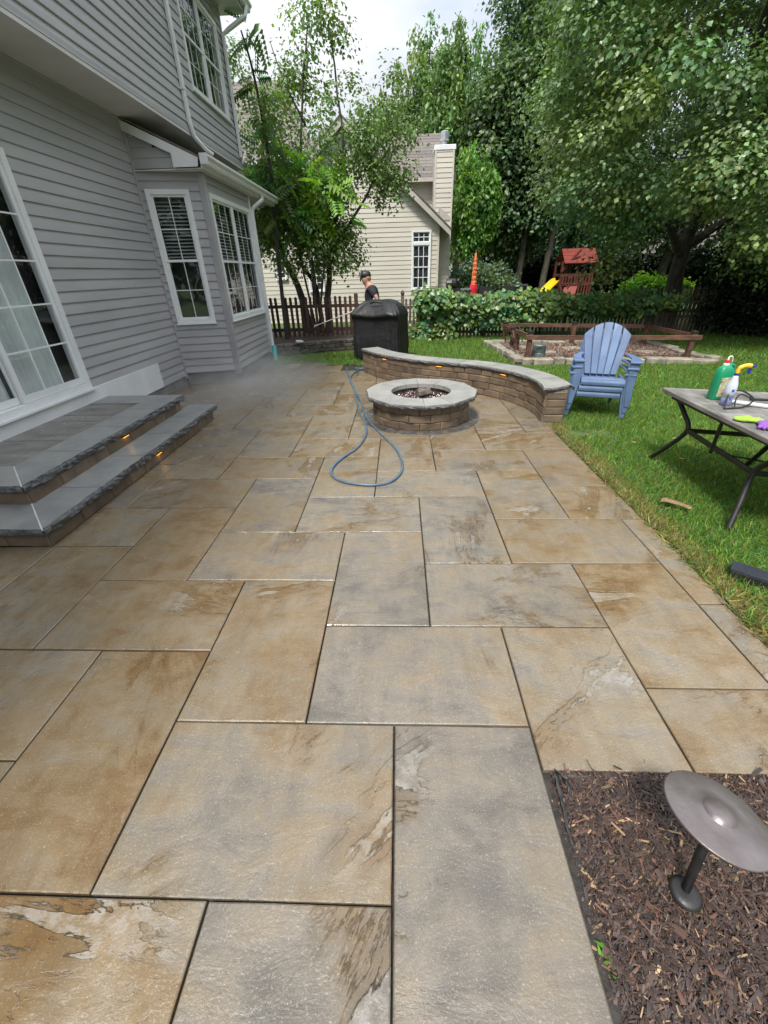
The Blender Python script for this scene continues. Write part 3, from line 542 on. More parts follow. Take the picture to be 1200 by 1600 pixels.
# windows
def window(o, d, W, z0, z1, units, cols, rows, depth=.16, trim=.065, name='window', parent=None, sash=True, blind=None, casing=M_white, muntin=.012, sill=True):
    """o: plan point at outer left edge of the casing, d: plan direction; outside is to the right of d"""
    d = Vector((*d, 0)).normalized(); nr = Vector((d.y, -d.x, 0)); O = Vector((*o, 0)); par = parent or hs
    pt = lambda s, z, n=0: O + d * s + nr * n + Vector((0, 0, z))
    def bar(b, s0, s1, a, c, n0, n1):
        b.add([pt(s, z, n) for n in (n0, n1) for s, z in ((s0, a), (s1, a), (s1, c), (s0, c))], [(0, 1, 2, 3), (7, 6, 5, 4), (4, 5, 1, 0), (5, 6, 2, 1), (6, 7, 3, 2), (7, 4, 0, 3)])
    f = MB(); bar(f, 0, W, z1 - trim, z1, -.03, .03); bar(f, 0, W, z0, z0 + trim, -.03, .03); bar(f, 0, trim, z0 + trim, z1 - trim, -.03, .03); bar(f, W - trim, W, z0 + trim, z1 - trim, -.03, .03)
    uw = (W - 2 * trim) / units
    for u in range(1, units): bar(f, trim + u * uw - .028, trim + u * uw + .028, z0 + trim, z1 - trim, -.03, .018)
    fo = f.build(name, casing, par)
    if sill: 
        s_ = MB(); bar(s_, -.015, W + .015, z0 - .02, z0 - .001, -.02, .055); s_.build('sill', casing, fo)
    zm = (z0 + z1) / 2 + .0
    for u in range(units):
        s0 = trim + u * uw + (.028 if u else 0); s1 = trim + (u + 1) * uw - (.028 if u < units - 1 else 0)
        halves = ((z0 + trim, zm + .018, 0), (zm - .018, z1 - trim, .014)) if sash else ((z0 + trim, z1 - trim, 0),)
        for a, c, off in halves:
            r = .032 if sash else .025; q = MB(); n0, n1 = -.028 + off, -.008 + off
            bar(q, s0, s1, c - r, c, n0, n1); bar(q, s0, s1, a, a + r, n0, n1); bar(q, s0, s0 + r, a + r, c - r, n0, n1); bar(q, s1 - r, s1, a + r, c - r, n0, n1)
            so_ = q.build('sash', casing, fo); so_.location = (0, 0, 0)
            mu = MB(); nn = -.021 + off
            for k in range(1, cols): x = s0 + r + (s1 - s0 - 2 * r) * k / cols; bar(mu, x - muntin / 2, x + muntin / 2, a + r, c - r, nn, nn + .005)
            for k in range(1, rows): z = a + r + (c - a - 2 * r) * k / rows; bar(mu, s0 + r, s1 - r, z - muntin / 2, z + muntin / 2, nn + .001, nn + .006)
            mo = mu.build('muntin_grid', casing, fo); mo.location = (0, 0, 0)
            gl = MB(); gl.add([pt(s0 + r, a + r, nn - .003), pt(s1 - r, a + r, nn - .003), pt(s1 - r, c - r, nn - .003), pt(s0 + r, c - r, nn - .003)], [(0, 1, 2, 3)]); go = gl.build('glass', M_glass, fo); go.location = (0, 0, 0)
            if blind and (blind == 'full' or off):
                bl = MB(); z = c - .05
                while z > a + .03:
                    bl.add([pt(s0 + .03, z, -.06), pt(s1 - .03, z, -.06), pt(s1 - .03, z + .022, -.10), pt(s0 + .03, z + .022, -.10)], [(0, 1, 2, 3)]); z -= .05
                bo = bl.build('blind', M_blind, fo); bo.location = (0, 0, 0); bo['kind'] = 'stuff'
    for c in fo.children: c.location = (0, 0, 0)
    return fo
wA = A0 + dA * .105; window((wA.x, wA.y), tuple(dA), .655, 1.05, 2.97, 1, 2, 2, blind='top')
window((XB, 8.27), (0, 1), 2.09, 1.05, 2.95, 2, 3, 2, blind='top')
window((XU, 9.45), (0, 1), 1.80, 4.5, 5.92, 2, 3, 2, blind=None)
for y0, y1 in ((9.5, 9.75), (10.5, 10.75), (10.95, 11.2)):
    c = MB(); n = 18; c.add([(XU - .12 + .02 * math.sin(k * 2.2), y0 + (y1 - y0) * k / n, z) for k in range(n + 1) for z in (4.55, 5.15)], [(2 * k, 2 * k + 2, 2 * k + 3, 2 * k + 1) for k in range(n)]); c.build('curtain', flat('window_curtain', (.42, .38, .28)), hs, smooth=True)
# sliding door
sd_ = MB(); y0, y1, z0, z1 = door
for a in ((y0, y1, z1 - .08, z1), (y0, y1, z0, z0 + .07)): sd_.box(XW - .1, XW + .03, a[0], a[1], a[2], a[3])
sd_.box(XW - .1, XW + .03, y1 - .075, y1, z0 + .07, z1 - .08); sd_.box(XW - .1, XW + .03, y0, y0 + .075, z0 + .07, z1 - .08)
so_ = sd_.build('sliding_door', M_white, hs)
MB().box(XW + .0, XW + .07, y0 - .02, y1 + .01, z0 - .025, z0 - .002).build('sill', M_white, so_).location = (0, 0, 0)
def dpanel(a, b, x):
    p = MB(); e = .055; zz0, zz1 = z0 + .075, z1 - .085
    p.box(x - .03, x, a, a + e, zz0, zz1); p.box(x - .03, x, b - e, b, zz0, zz1); p.box(x - .03, x, a + e, b - e, zz0, zz0 + .07); p.box(x - .03, x, a + e, b - e, zz1 - e, zz1)
    po = p.build('door_panel', M_white, so_); po.location = (0, 0, 0); m = MB(); A_, B_ = a + e, b - e; Z0, Z1 = zz0 + .07, zz1 - e
    for k in (1, 2): y = A_ + (B_ - A_) * k / 3; m.box(x - .013, x - .004, y - .008, y + .008, Z0, Z1)
    for k in range(1, 5): z = Z0 + (Z1 - Z0) * k / 5; m.box(x - .012, x - .003, A_, B_, z - .008, z + .008)
    mo = m.build('muntin_grid', M_white, po); mo.location = (0, 0, 0)
    g_ = MB().add([(x - .02, A_, Z0), (x - .02, B_, Z0), (x - .02, B_, Z1), (x - .02, A_, Z1)], [(0, 1, 2, 3)]).build('glass', M_glass, po); g_.location = (0, 0, 0)
dpanel(4.31, 5.31, XW + .005); dpanel(3.37, 4.36, XW - .04)
def curtain(a, b, n, x, amp):
    c = MB(); K = n * 10
    c.add([(x + amp * math.sin(k / K * n * 2 * pi) + amp * .5 * math.sin(k * .37), a + (b - a) * k / K + (.03 * math.sin(k / K * 9) if z < 1 else 0), z) for k in range(K + 1) for z in (.6, 2.86)], [(2 * k, 2 * k + 2, 2 * k + 3, 2 * k + 1) for k in range(K)])
    o = c.build('curtain', M_curtain, so_, smooth=True); o.location = (0, 0, 0)
curtain(4.36, 5.08, 7, XW - .13, .022); curtain(3.38, 4.33, 8, XW - .15, .022)
# ------------------------------------------------------------------ fences
PK = {}
def picket_mesh(w, h, t, style, m):
    key = (w, h, t, style, m.name)
    if key not in PK:
        if style == 'round': top = [(w / 2 * math.cos(a), h - w / 2 + w / 2 * math.sin(a)) for a in np.linspace(0, pi, 6)]
        else: top = [(w / 2, h - w * .75), (w * .28, h - w * .2), (0, h), (-w * .28, h - w * .2), (-w / 2, h - w * .75)]
        ol = [(-w / 2, 0), (w / 2, 0)] + top
        PK[key] = MB().extr([(x, z) for x, z in ol], (0, -t / 2, 0), (0, t / 2, 0), (1, 0, 0)).mesh('picket', m)
    return PK[key]
def fence(name, label, group, a, b, za, zb, h, sp, pw, m, style, posts, rails, finial=None, skip=()):
    a = Vector((*a, za)); b = Vector((*b, zb)); root = thing(name, label, 'fence', a, 0, group); d = b - a; ln = Vector((d.x, d.y)).length; ang = math.atan2(d.y, d.x); n = int(ln / sp)
    at = lambda s: a + d * (s / ln)
    nr = Vector((-d.y, d.x, 0)).normalized()
    for i in range(n):
        s = (i + .5) * sp
        if any(abs(s - q) < .07 for q in posts): continue
        p = at(s); o = bpy.data.objects.new('picket', picket_mesh(pw, h, .018, style, m)); COL.objects.link(o); o.parent = root; o.location = p - a + nr * -.03 + Vector((0, 0, random.uniform(-.012, .012))); o.rotation_euler = (random.uniform(-.015, .015), random.uniform(-.012, .012), ang)
    for z in rails: MB().bar(at(0) + Vector((0, 0, z)), at(ln) + Vector((0, 0, z)), .04, .085).build('rail', m, root)
    for s in posts:
        p = at(s); b_ = MB().box(p.x - .05, p.x + .05, p.y - .045, p.y + .055, p.z - .2, p.z + h + .01)
        po = b_.build('post', m, root, bevel=.006)
        if finial == 'ball': MB().lathe([(.03, 0), (.055, .02), (.03, .05), (.05, .09), (.058, .13), (.035, .18), (.008, .20)], (p.x, p.y + .005, p.z + h + .01), 10).build('finial', m, po).location = (0, 0, 0)
        else: MB().lathe([(.062, 0), (.055, .03), (.035, .05), (.0, .06)], (p.x, p.y + .005, p.z + h + .01), 10).build('post_cap', m, po).location = (0, 0, 0)
    return root
fence('picket_fence', 'dark stained picket fence behind the low stone wall and forked tree', 'picket fences', (-4.2, 12.75), (-1.12, 12.95), .2, .18, 1.04, .138, .075, M_wood_red, 'round', [.95, 3.0], (.20, .80))
fence('picket_fence', 'weathered picket fence half covered by the grapevine', 'picket fences', (.06, 13.55), (9.6, 13.55), .0, -.3, 1.1, .108, .066, M_wood_old, 'point', [.05, 2.45, 4.85, 7.25, 9.5], (.22, .86), 'ball')
fence('picket_fence', 'shaded picket fence beyond the big tree trunk at far right', 'picket fences', (7.9, 15.6), (14.5, 15.2), .0, 0, 1.15, .13, .085, M_wood_old, 'point', [.05, 2.4, 4.8], (.25, .85))
# ------------------------------------------------------------------ low stone retaining wall on the left and its raised bed
rw = thing('retaining_wall', 'low dark dry-stone retaining wall at the lawn edge in front of the fence', 'stone wall', (-2.4, 11, 0))
rp_ = [Vector(p) for p in spline([(-3.7, 10.3, 0), (-3.1, 10.75, 0), (-2.3, 11.25, 0), (-1.4, 11.6, 0), (-.5, 11.75, 0)], 10)]
for c in range(3):
    s = random.uniform(0, .1); lens = [0]
    for a, b in zip(rp_[:-1], rp_[1:]): lens.append(lens[-1] + (b - a).length)
    def rat(s, off):
        s = min(max(s, 0), lens[-1]); i = min(int(np.searchsorted(lens, s, 'right')) - 1, len(rp_) - 2); t = (s - lens[i]) / (lens[i + 1] - lens[i]); p = rp_[i].lerp(rp_[i + 1], t); d = (rp_[i + 1] - rp_[i]).normalized(); return (p.x - d.y * off, p.y + d.x * off)
    while s < lens[-1] - .1:
        l = random.uniform(.2, .38); o = c * .025
        wedge_block(rat(s, o), rat(s + l, o), rat(s + l, o + .22), rat(s, o + .22), c * .085, c * .085 + .083, rw, 'stone', M_retstone, g=.006, bulge=.02); s += l
bed = MB().prism([(-4.0, 10.3), (-3.1, 10.98), (-2.3, 11.46), (-1.4, 11.8), (-.5, 11.95), (-.3, 14.2), (-5, 14.2)], -.02, .215).build('raised_bed', M_soil); tag(bed, kind='structure')
bt = MB().lathe([(.03, 0), (.038, .01), (.038, .12), (.03, .15), (.014, .17), (.014, .19)], k=12, M=Matrix.Rotation(pi / 2, 3, 'Y'))
bo = bt.build('plastic_bottle', flat('white_plastic', (.70, .71, .70))); bo.location = (-2.62, 11.12, .295); tag(bo, 'small white plastic bottle lying on the low stone wall', 'bottle')
# ------------------------------------------------------------------ raised-rail garden bed
gb = MB().prism([(2.5, 9.25), (6.4, 9.0), (6.35, 11.6), (2.4, 12.1)], -.03, .03).build('garden_bed', M_soil); tag(gb, kind='structure')
gp = [Vector(p) for p in ((2.42, 12.15, 0), (2.62, 9.32, 0), (6.5, 9.02, 0), (6.35, 11.6, 0), (2.42, 12.15, 0))]
for a, b in zip(gp[:-1], gp[1:]):
    d = (b - a).normalized(); n = Vector((-d.y, d.x, 0)); s = 0; L_ = (b - a).length
    while s < L_ - .1:
        l = min(random.uniform(.22, .6), L_ - s); w_ = random.uniform(.16, .26); h = random.uniform(.07, .12); j = lambda q=.025: random.uniform(-q, q)
        p = [a + d * (s + .01) + n * (-w_ / 2 + j()), a + d * (s + l * .5) + n * (-w_ / 2 - .01 + j()), a + d * (s + l - .01) + n * (-w_ / 2 + j()), a + d * (s + l - .01 + j()) + n * (w_ / 2 + j()), a + d * (s + .01 + j()) + n * (w_ / 2 + j())]
        MB().prism([(q.x, q.y) for q in p], -.02, h).build('edging_stone', M_limestone, gb, bevel=.014); s += l
for x, y, a, b in ((3.5, 10.4, .5, .3), (4.25, 10.9, .55, .3), (4.9, 10.55, .6, .34), (5.35, 11.1, .5, .3), (3.2, 11.2, .4, .3), (5.7, 10.2, .45, .3)):
    p = [(x + a / 2 * math.cos(t) * random.uniform(.85, 1.1), y + b * .7 * math.sin(t) * random.uniform(.85, 1.1)) for t in np.linspace(0, 2 * pi, 8)[:-1]]
    MB().prism(p, .0, .055).build('stepping_stone', M_limestone, gb, bevel=.006)
N = 9000; P = np.stack([rng.uniform(2.65, 6.25, N), rng.uniform(9.2, 11.9, N), .03 + rng.random(N) * .02], 1)
chunks('garden_mulch', P, rng.uniform(.012, .035, N), tint(N, (.16, .105, .08), .4, .08), M_chip)
fr = thing('garden_rail', 'low brown timber rail frame with black post caps around the stone-edged bed', 'railing', (4.4, 10.3, 0))
def gpost(x, y, h, w_=.095):
    p = MB().box(x - w_ / 2, x + w_ / 2, y - w_ / 2, y + w_ / 2, -.05, h).build('post', M_wood_rail, fr, bevel=.006)
    c = MB().box(x - .06, x + .06, y - .06, y + .06, h, h + .022); c.add([(x - .058, y - .058, h + .022), (x + .058, y - .058, h + .022), (x + .058, y + .058, h + .022), (x - .058, y + .058, h + .022), (x, y, h + .05)], [(0, 1, 4), (1, 2, 4), (2, 3, 4), (3, 0, 4)])
    c.build('post_cap', M_black, p).location = (0, 0, 0)
for q in ((2.84, 9.66, .57), (6.12, 9.40, .53), (4.49, 11.6, .53), (6.2, 11.35, .50), (2.9, 12.3, .50), (2.93, 11.5, .44), (2.86, 10.75, .46)): gpost(*q)
for a, b in (((2.72, 9.60, .475), (6.26, 9.33, .44)), ((2.80, 9.72, .50), (2.82, 10.8, .47)), ((2.78, 12.36, .45), (6.3, 11.38, .44)), ((6.16, 9.35, .46), (6.22, 11.42, .44)), ((2.87, 12.2, .42), (2.9, 11.45, .40)), ((2.88, 11.5, .25), (2.86, 10.75, .25))):
    MB().bar(a, b, .04, .09).build('rail', M_wood_rail, fr, bevel=.004)
for a, b in (((2.9, 11.45, .05), (2.87, 10.8, .40)), ((2.9, 11.45, .40), (2.87, 10.8, .05))): MB().bar(a, b, .025, .03).build('brace', M_wood_rail, fr)
M_galv = pmat('galvanised_metal', two((.13, .16, .155), (.24, .28, .27)), 8, (.35, .5), .002, 30, metal=.4)
ln = thing('metal_lantern', 'small grey-green ribbed metal box standing by the front garden post', 'box', (3.13, 9.86, 0))
MB().lathe([(.14, .04), (.15, .06), (.15, .12), (.142, .13), (.15, .14), (.15, .21), (.142, .22), (.15, .23), (.15, .28), (.135, .30), (.05, .315)], ln.location, 16).build('box_body', M_galv, ln); MB().lathe([(.155, .0), (.155, .04), (.13, .05)], ln.location, 16).build('box_base', M_galv, ln)
# ------------------------------------------------------------------ covered grill
gc = MB(); RZ_ = math.radians(-22); nS = 120; rows = []
prof = [(.0, .93), (.03, .95), (.15, .965), (.32, .985), (.50, .975), (.68, .965), (.82, .975), (.90, .985), (.945, 1.0), (.985, 1.0), (1.02, .975), (1.09, .88), (1.15, .76), (1.195, .63), (1.225, .5), (1.245, .25)]
for z, s in prof:
    for k in range(nS):
        t = 2 * pi * k / nS; c_, s_ = math.cos(t), math.sin(t); hx, hy = .575, .36; e = .22
        x = hx * math.copysign(abs(c_) ** e, c_); y = hy * math.copysign(abs(s_) ** e, s_); low = max(0, 1 - z / .95)
        fold = (.030 + .02 * low) * (abs(math.sin(k * .31 + 1.5 * mn.noise(Vector((x * 2.5, y * 2.5, z * 1.2))))) - .5) + .055 * mn.noise(Vector((x * 3.2, y * 3.2, z * 1.4))) + .026 * mn.noise(Vector((x * 9, y * 9, z * 3)))
        fr_ = y < 0 and abs(x) < .55; lid = .035 if fr_ and .93 < z < 1.03 else (-.02 if fr_ and .6 < z < .93 else 0)
        sag = -.05 * max(0, 1 - ((x + .05) / .38) ** 2) if fr_ and .93 < z < 1.03 else 0
        X = x * s * (1 + fold); Y = y * s * (1 + fold * 1.4) - lid + (.10 * (z - 1.0) / .25 if z > 1.0 else 0)
        Z = z + sag + (.018 * mn.noise(Vector((x * 5, y * 5, z * 4))) if z > .2 else .022 * math.sin(k * .23) * (z < .01) + (.05 if (z < .01 and x < -.3 and y < 0) else 0)) + .012 * mn.noise(Vector((x * 11, y * 11, 3))) * (z > 1)
        rows.append((X * math.cos(RZ_) - Y * math.sin(RZ_) - .42, X * math.sin(RZ_) + Y * math.cos(RZ_) + 10.15, Z))
nR = len(prof); gc.add(rows, [(i * nS + j, i * nS + (j + 1) % nS, (i + 1) * nS + (j + 1) % nS, (i + 1) * nS + j) for i in range(nR - 1) for j in range(nS)] + [tuple(range((nR - 1) * nS, nR * nS))])
gr = thing('covered_grill', 'barbecue grill under a black fabric cover behind the curved seat wall', 'grill', (-.42, 10.15, 0))
go = gc.build('grill_cover', M_cover, gr, smooth=True); sb = go.modifiers.new('sub', 'SUBSURF'); sb.levels = sb.render_levels = 1
MB().tube(spline([(-.62, 9.93, 1.19), (-.5, 9.86, 1.22), (-.36, 9.84, 1.20)], 4), .018, 6).build('cover_handle', M_cover, gr)
for x, y in ((-.86, 10.12), (-.72, 9.9)): MB().lathe([(.03, -.04), (.05, -.02), (.05, .02), (.03, .04)], (x, y, .045), 12, M=Matrix.Rotation(pi / 2, 3, 'X')).build('caster', M_black, gr)
MB().bar((.08, 10.18, .34), (.085, 10.17, .20), .02, .05).build('cover_strap', M_cover, gr)
# ------------------------------------------------------------------ person with spray wand
def skin(name, nodes, edges, m, parent, sub=2, infl=1.22):
    """nodes: name -> (point, radius)"""
    ids = {k: i for i, k in enumerate(nodes)}; me = bpy.data.meshes.new(name)
    me.from_pydata([nodes[k][0] for k in nodes], [(ids[a], ids[b]) for a, b in edges], []); me.materials.append(m)
    o = link(name, me, parent); md = o.modifiers.new('skin', 'SKIN'); md.use_smooth_shade = True; md.branch_smoothing = .3
    for i, k in enumerate(nodes): r = nodes[k][1]; r = tuple(x * infl for x in r) if hasattr(r, '__len__') else r * infl; me.skin_vertices[0].data[i].radius = r if hasattr(r, '__len__') else (r, r)
    me.skin_vertices[0].data[0].use_root = True
    s_ = o.modifiers.new('sub', 'SUBSURF'); s_.levels = s_.render_levels = sub; return o
pp = thing('person', 'person in a navy t-shirt and dark cap holding a spray wand behind the grill', 'person', (-.64, 11.3, 0))
nd = {'pelvis': ((-.62, 11.3, .96), (.15, .12)), 'waist': ((-.64, 11.3, 1.10), (.15, .135)), 'chest': ((-.67, 11.3, 1.32), (.185, .17)), 'collar': ((-.69, 11.3, 1.475), (.14, .13)), 'neck': ((-.74, 11.3, 1.54), .070), 'skull': ((-.795, 11.3, 1.60), (.098, .090)), 'crown': ((-.80, 11.3, 1.685), (.105, .092)), 'top': ((-.79, 11.3, 1.75), (.06, .055)),
      'ls': ((-.67, 11.09, 1.45), .066), 'le': ((-.50, 11.02, 1.19), .042), 'lw': ((-.86, 11.03, 1.06), .030), 'lh': ((-.95, 11.05, 1.03), (.036, .022)),
      'rs': ((-.67, 11.51, 1.45), .066), 're': ((-.58, 11.58, 1.16), .042), 'rw': ((-.74, 11.30, 1.08), .030), 'rh': ((-.80, 11.20, 1.07), (.036, .022)),
      'lk': ((-.70, 11.17, .50), .065), 'lhip': ((-.63, 11.19, .88), .092), 'la': ((-.60, 11.17, .09), .042), 'lt': ((-.78, 11.15, .035), .036), 'rhip': ((-.61, 11.41, .88), .092), 'rk': ((-.60, 11.43, .50), .065), 'ra': ((-.48, 11.43, .09), .042), 'rt': ((-.66, 11.45, .035), .036)}
ed = [('pelvis', 'waist'), ('waist', 'chest'), ('chest', 'collar'), ('collar', 'neck'), ('neck', 'skull'), ('skull', 'crown'), ('crown', 'top'), ('collar', 'ls'), ('ls', 'le'), ('le', 'lw'), ('lw', 'lh'), ('collar', 'rs'), ('rs', 're'), ('re', 'rw'), ('rw', 'rh'),
      ('pelvis', 'lhip'), ('lhip', 'lk'), ('lk', 'la'), ('la', 'lt'), ('pelvis', 'rhip'), ('rhip', 'rk'), ('rk', 'ra'), ('ra', 'rt')]
for h, (cx, cy, cz) in (('lh', (-.95, 11.05, 1.03)), ('rh', (-.80, 11.20, 1.07))):
    for i in range(4):
        y = cy - .024 + i * .016; l = (.9, 1.05, 1.0, .8)[i]; a, b, c = f'{h}{i}a', f'{h}{i}b', f'{h}{i}c'
        nd[a] = ((cx - .045, y, cz + .012), .0095); nd[b] = ((cx - .045 - .032 * l, y, cz - .004), .009); nd[c] = ((cx - .04 - .026 * l, y, cz - .032), .008); ed += [(h, a), (a, b), (b, c)]
    nd[h + 't'] = ((cx - .02, cy - .04, cz - .008), .0105); nd[h + 'u'] = ((cx - .058, cy - .034, cz - .022), .0095); ed += [(h, h + 't'), (h + 't', h + 'u')]
skin('body', nd, ed, M_skin, pp)
fat_ = lambda k, e: (nd[k][0], tuple(x + e for x in (nd[k][1] if hasattr(nd[k][1], '__len__') else (nd[k][1],) * 2)))
sh_ = {k: fat_(k, .018) for k in ('waist', 'chest', 'collar', 'ls', 'rs')}; sh_ = {'hem': ((-.63, 11.3, .98), (.175, .145)), **sh_}
sh_['lsl'] = ((-.56, 11.05, 1.26), .070); sh_['rsl'] = ((-.61, 11.55, 1.24), .066)
skin('shirt', sh_, [('hem', 'waist'), ('waist', 'chest'), ('chest', 'collar'), ('collar', 'ls'), ('ls', 'lsl'), ('collar', 'rs'), ('rs', 'rsl')], M_shirt, pp)
tr = {k: fat_(k, .02) for k in ('pelvis', 'lhip', 'lk', 'rhip', 'rk')}; tr['la'] = ((-.60, 11.17, .13), .062); tr['ra'] = ((-.48, 11.43, .13), .062)
skin('trousers', tr, [('pelvis', 'lhip'), ('lhip', 'lk'), ('lk', 'la'), ('pelvis', 'rhip'), ('rhip', 'rk'), ('rk', 'ra')], M_jean, pp)
hc = Vector((-.80, 11.3, 1.69))
cp = MB(); cp.lathe([(.122, -.02), (.127, .03), (.115, .08), (.075, .118), (.01, .132)], hc, 16, sx=1.08, sy=.92).build('cap', M_black, pp, smooth=True)
cf = MB(); cf.lathe([(.125, -.012), (.131, .03), (.119, .08), (.065, .112)], hc + Vector((-.006, 0, 0)), 16, sx=1.08, sy=.80); cf.f = [f for f in cf.f if all(cf.v[i][0] < hc.x - .035 for i in f)]; cf.mi = [0] * len(cf.f); cf.build('cap_front', M_greycap, pp, smooth=True)
MB().prism([(hc.x - .09, hc.y - .09), (hc.x - .16, hc.y - .07), (hc.x - .205, hc.y), (hc.x - .16, hc.y + .07), (hc.x - .09, hc.y + .09)][::-1], 1.672, 1.682).build('cap_brim', M_greycap, pp)
hr = MB(); hr.lathe([(.04, -.17), (.085, -.12), (.115, -.05), (.118, .0)], hc + Vector((.042, 0, 0)), 12, sx=.8, sy=.92).build('hair', M_hair, pp, smooth=True)
fc = MB(); fc.lathe([(.002, -.03), (.018, -.015), (.010, .02), (.002, .03)], (-.918, 11.3, 1.612), 8).build('nose', M_skin, pp, smooth=True)
MB().box(-.925, -.895, 11.215, 11.385, 1.632, 1.672).build('sunglasses', M_black, pp); MB().bar((-.905, 11.278, 1.568), (-.905, 11.322, 1.568), .008, .008).build('mouth', flat('lip', (.30, .12, .10)), pp)
for y in (11.20, 11.40): MB().lathe([(.008, -.03), (.022, -.01), (.024, .012), (.010, .03)], (-.785, y, 1.625), 8, sx=.9, sy=.4).build('ear', M_skin, pp, smooth=True)
for p, r in (((-.60, 11.0, 1.36), .026), ((-.575, 11.0, 1.30), .034), ((-.60, 11.02, 1.22), .024)): MB().lathe([(r * .2, -r), (r, -.3 * r), (r * .8, .5 * r), (r * .2, r)], p, 7, sx=1, sy=.35).build('shirt_print', flat('pale_print', (.42, .46, .55)), pp)
wd_ = thing('spray_wand', 'thin pale spray wand pointing down over the fence bed from hand', 'spray wand', (-.9, 11.1, 1.03))
MB().tube([(-.72, 11.18, 1.10), (-1.0, 11.08, 1.0)], .014, 8).build('grip', M_black, wd_); MB().tube([(-1.0, 11.08, 1.0), (-2.05, 11.2, .66)], .011, 8).build('lance', flat('pale_lance', (.62, .56, .52)), wd_); MB().tube([(-2.05, 11.2, .66), (-2.12, 11.208, .637)], .016, 8).build('nozzle', M_white, wd_)
# ------------------------------------------------------------------ hose
hp = [(-1.13, 9.1), (-.97, 8.2), (-.82, 7.43), (-.68, 6.5), (-.60, 5.95), (-.46, 5.34), (-.42, 4.91), (-.48, 4.48), (-.63, 4.14), (-.70, 3.88), (-.66, 3.68), (-.49, 3.53), (-.21, 3.485), (-.04, 3.62), (.03, 3.92), (-.03, 4.36), (-.19, 4.82), (-.37, 5.3), (-.52, 5.85), (-.60, 6.38), (-.78, 7.2), (-.92, 7.9), (-.94, 8.4), (-.84, 8.9), (-.68, 9.2), (-.62, 9.05), (-.76, 8.86), (-.92, 8.95), (-.8, 9.12), (-.5, 9.3), (-.3, 9.8)]
hz = [.014] * len(hp); hz[18] = hz[19] = .036; hz[25] = hz[26] = hz[27] = .038
tag(MB().tube(spline([(a, b, z) for (a, b), z in zip(hp, hz)], 10), .0125, 8).build('hose', M_hose, smooth=True), 'blue-grey hose lying in a long loop across the patio', 'hose')
# ------------------------------------------------------------------ stacked chairs
def plate(mb, ol, O, X, Y, t):
    X = Vector(X); Y = Vector(Y); O = Vector(O); n = X.cross(Y).normalized(); k = len(ol)
    f = [O + X * a + Y * b for a, b in ol]; g_ = [p - n * t for p in f]
    return mb.add(f + g_, [tuple(range(k)), tuple(range(2 * k - 1, k - 1, -1))] + [(k + i, k + (i + 1) % k, (i + 1) % k, i) for i in range(k)])
def make_chair():
    r = thing('adirondack_chair', '-', 'chair')
    B = lambda mb, n, bv=.006: mb.build(n, M_blueplastic, r, world=False, bevel=bv)
    O = Vector((0, .20, .30)); Yd = Vector((0, .36, .93)).normalized()
    H = .69; tx = lambda x, t: x * (.205 + (.30 - .205) * min(t / .52, 1) - (max(0, t - .52)) * .10) / .205
    arch = lambda x: H - 2.25 * (abs(x) * 1.38) ** 2 * .95
    for i in range(5):
        a, b = -.205 + i * .082 + .0045, -.205 + (i + 1) * .082 - .0045; mb = MB(); ts = [0, .25, .50]
        left = [(tx(a, t), t) for t in ts]; right = [(tx(b, t), t) for t in ts]
        top = [(tx(b + (a - b) * k / 4, .58), max(.52, arch(b + (a - b) * k / 4))) for k in range(5)]
        cur = lambda p: .10 * p[0] ** 2 * 2.2 + (.0 if p[1] < .5 else -.25 * (p[1] - .5) ** 2 * 1.5)
        rowsL = left + [(tx(a, .58), max(.52, arch(a)))]; rowsR = right + [(tx(b, .58), max(.52, arch(b)))]
        X = Vector((1, 0, 0)); N_ = X.cross(Yd).normalized(); F_, G_ = [], []
        ol = right + top + left[::-1]
        f = [O + X * p[0] + Yd * p[1] + N_ * (cur(p) + .0) for p in ol]; k = len(ol); g_ = [p - N_ * .022 for p in f]
        mb.add(f + g_, [tuple(range(k)), tuple(range(2 * k - 1, k - 1, -1))] + [(k + j, k + (j + 1) % k, (j + 1) % k, j) for j in range(k)]); B(mb, 'back_slat', .004)
    mb = MB(); plate(mb, [(-.22, 0), (.22, 0), (.225, .03), (-.225, .03)], O + Yd * .20 + Vector((0, .03, 0)), (1, 0, 0), Yd, .02); B(mb, 'back_brace')
    for i in range(5):
        t = i / 4; y = -.30 + .50 * t; z = .345 - .10 * t + (-.012 if i == 0 else 0); MB().bar((-.255, y, z), (.255, y, z), .092, .02).build('seat_slat', M_blueplastic, r, world=False, bevel=.005)
    mb = MB(); prof = [(-.30, .352), (-.345, .335), (-.36, .30), (-.355, .262), (-.34, .262), (-.335, .30), (-.32, .325), (-.30, .335)]
    mb.extr(prof, (-.26, 0, 0), (.26, 0, 0), (0, 1, 0)); B(mb, 'front_apron')
    for s in (-1, 1):
        mb = MB(); ol = [(.255, -.36), (.385, -.37), (.40, -.30), (.395, -.05), (.35, .18), (.29, .30), (.25, .28), (.285, .12), (.30, -.08), (.275, -.25)]
        ol = [(s * x, y) for x, y in ol]; ol = ol if s > 0 else ol[::-1]; mb.prism(ol, .545, .572); B(mb, 'arm')
        mb = MB(); V = [(.265, .548), (.375, .548), (.362, .30), (.372, .05), (.37, 0), (.315, 0), (.305, .06), (.272, .28)]
        V = [(s * x, z) for x, z in V]; V = V if s > 0 else V[::-1]; mb.extr(V, (0, -.28, 0), (0, -.345, 0), (1, 0, 0)); B(mb, 'front_leg')
        mb = MB(); V = [(-.28, .34), (-.28, .24), (.10, .19), (.40, .0), (.46, .0), (.25, .24), (.20, .31)]; mb.extr(V, (s * .262, 0, 0), (s * .232, 0, 0), (0, 1, 0)); B(mb, 'rear_leg')
    return r
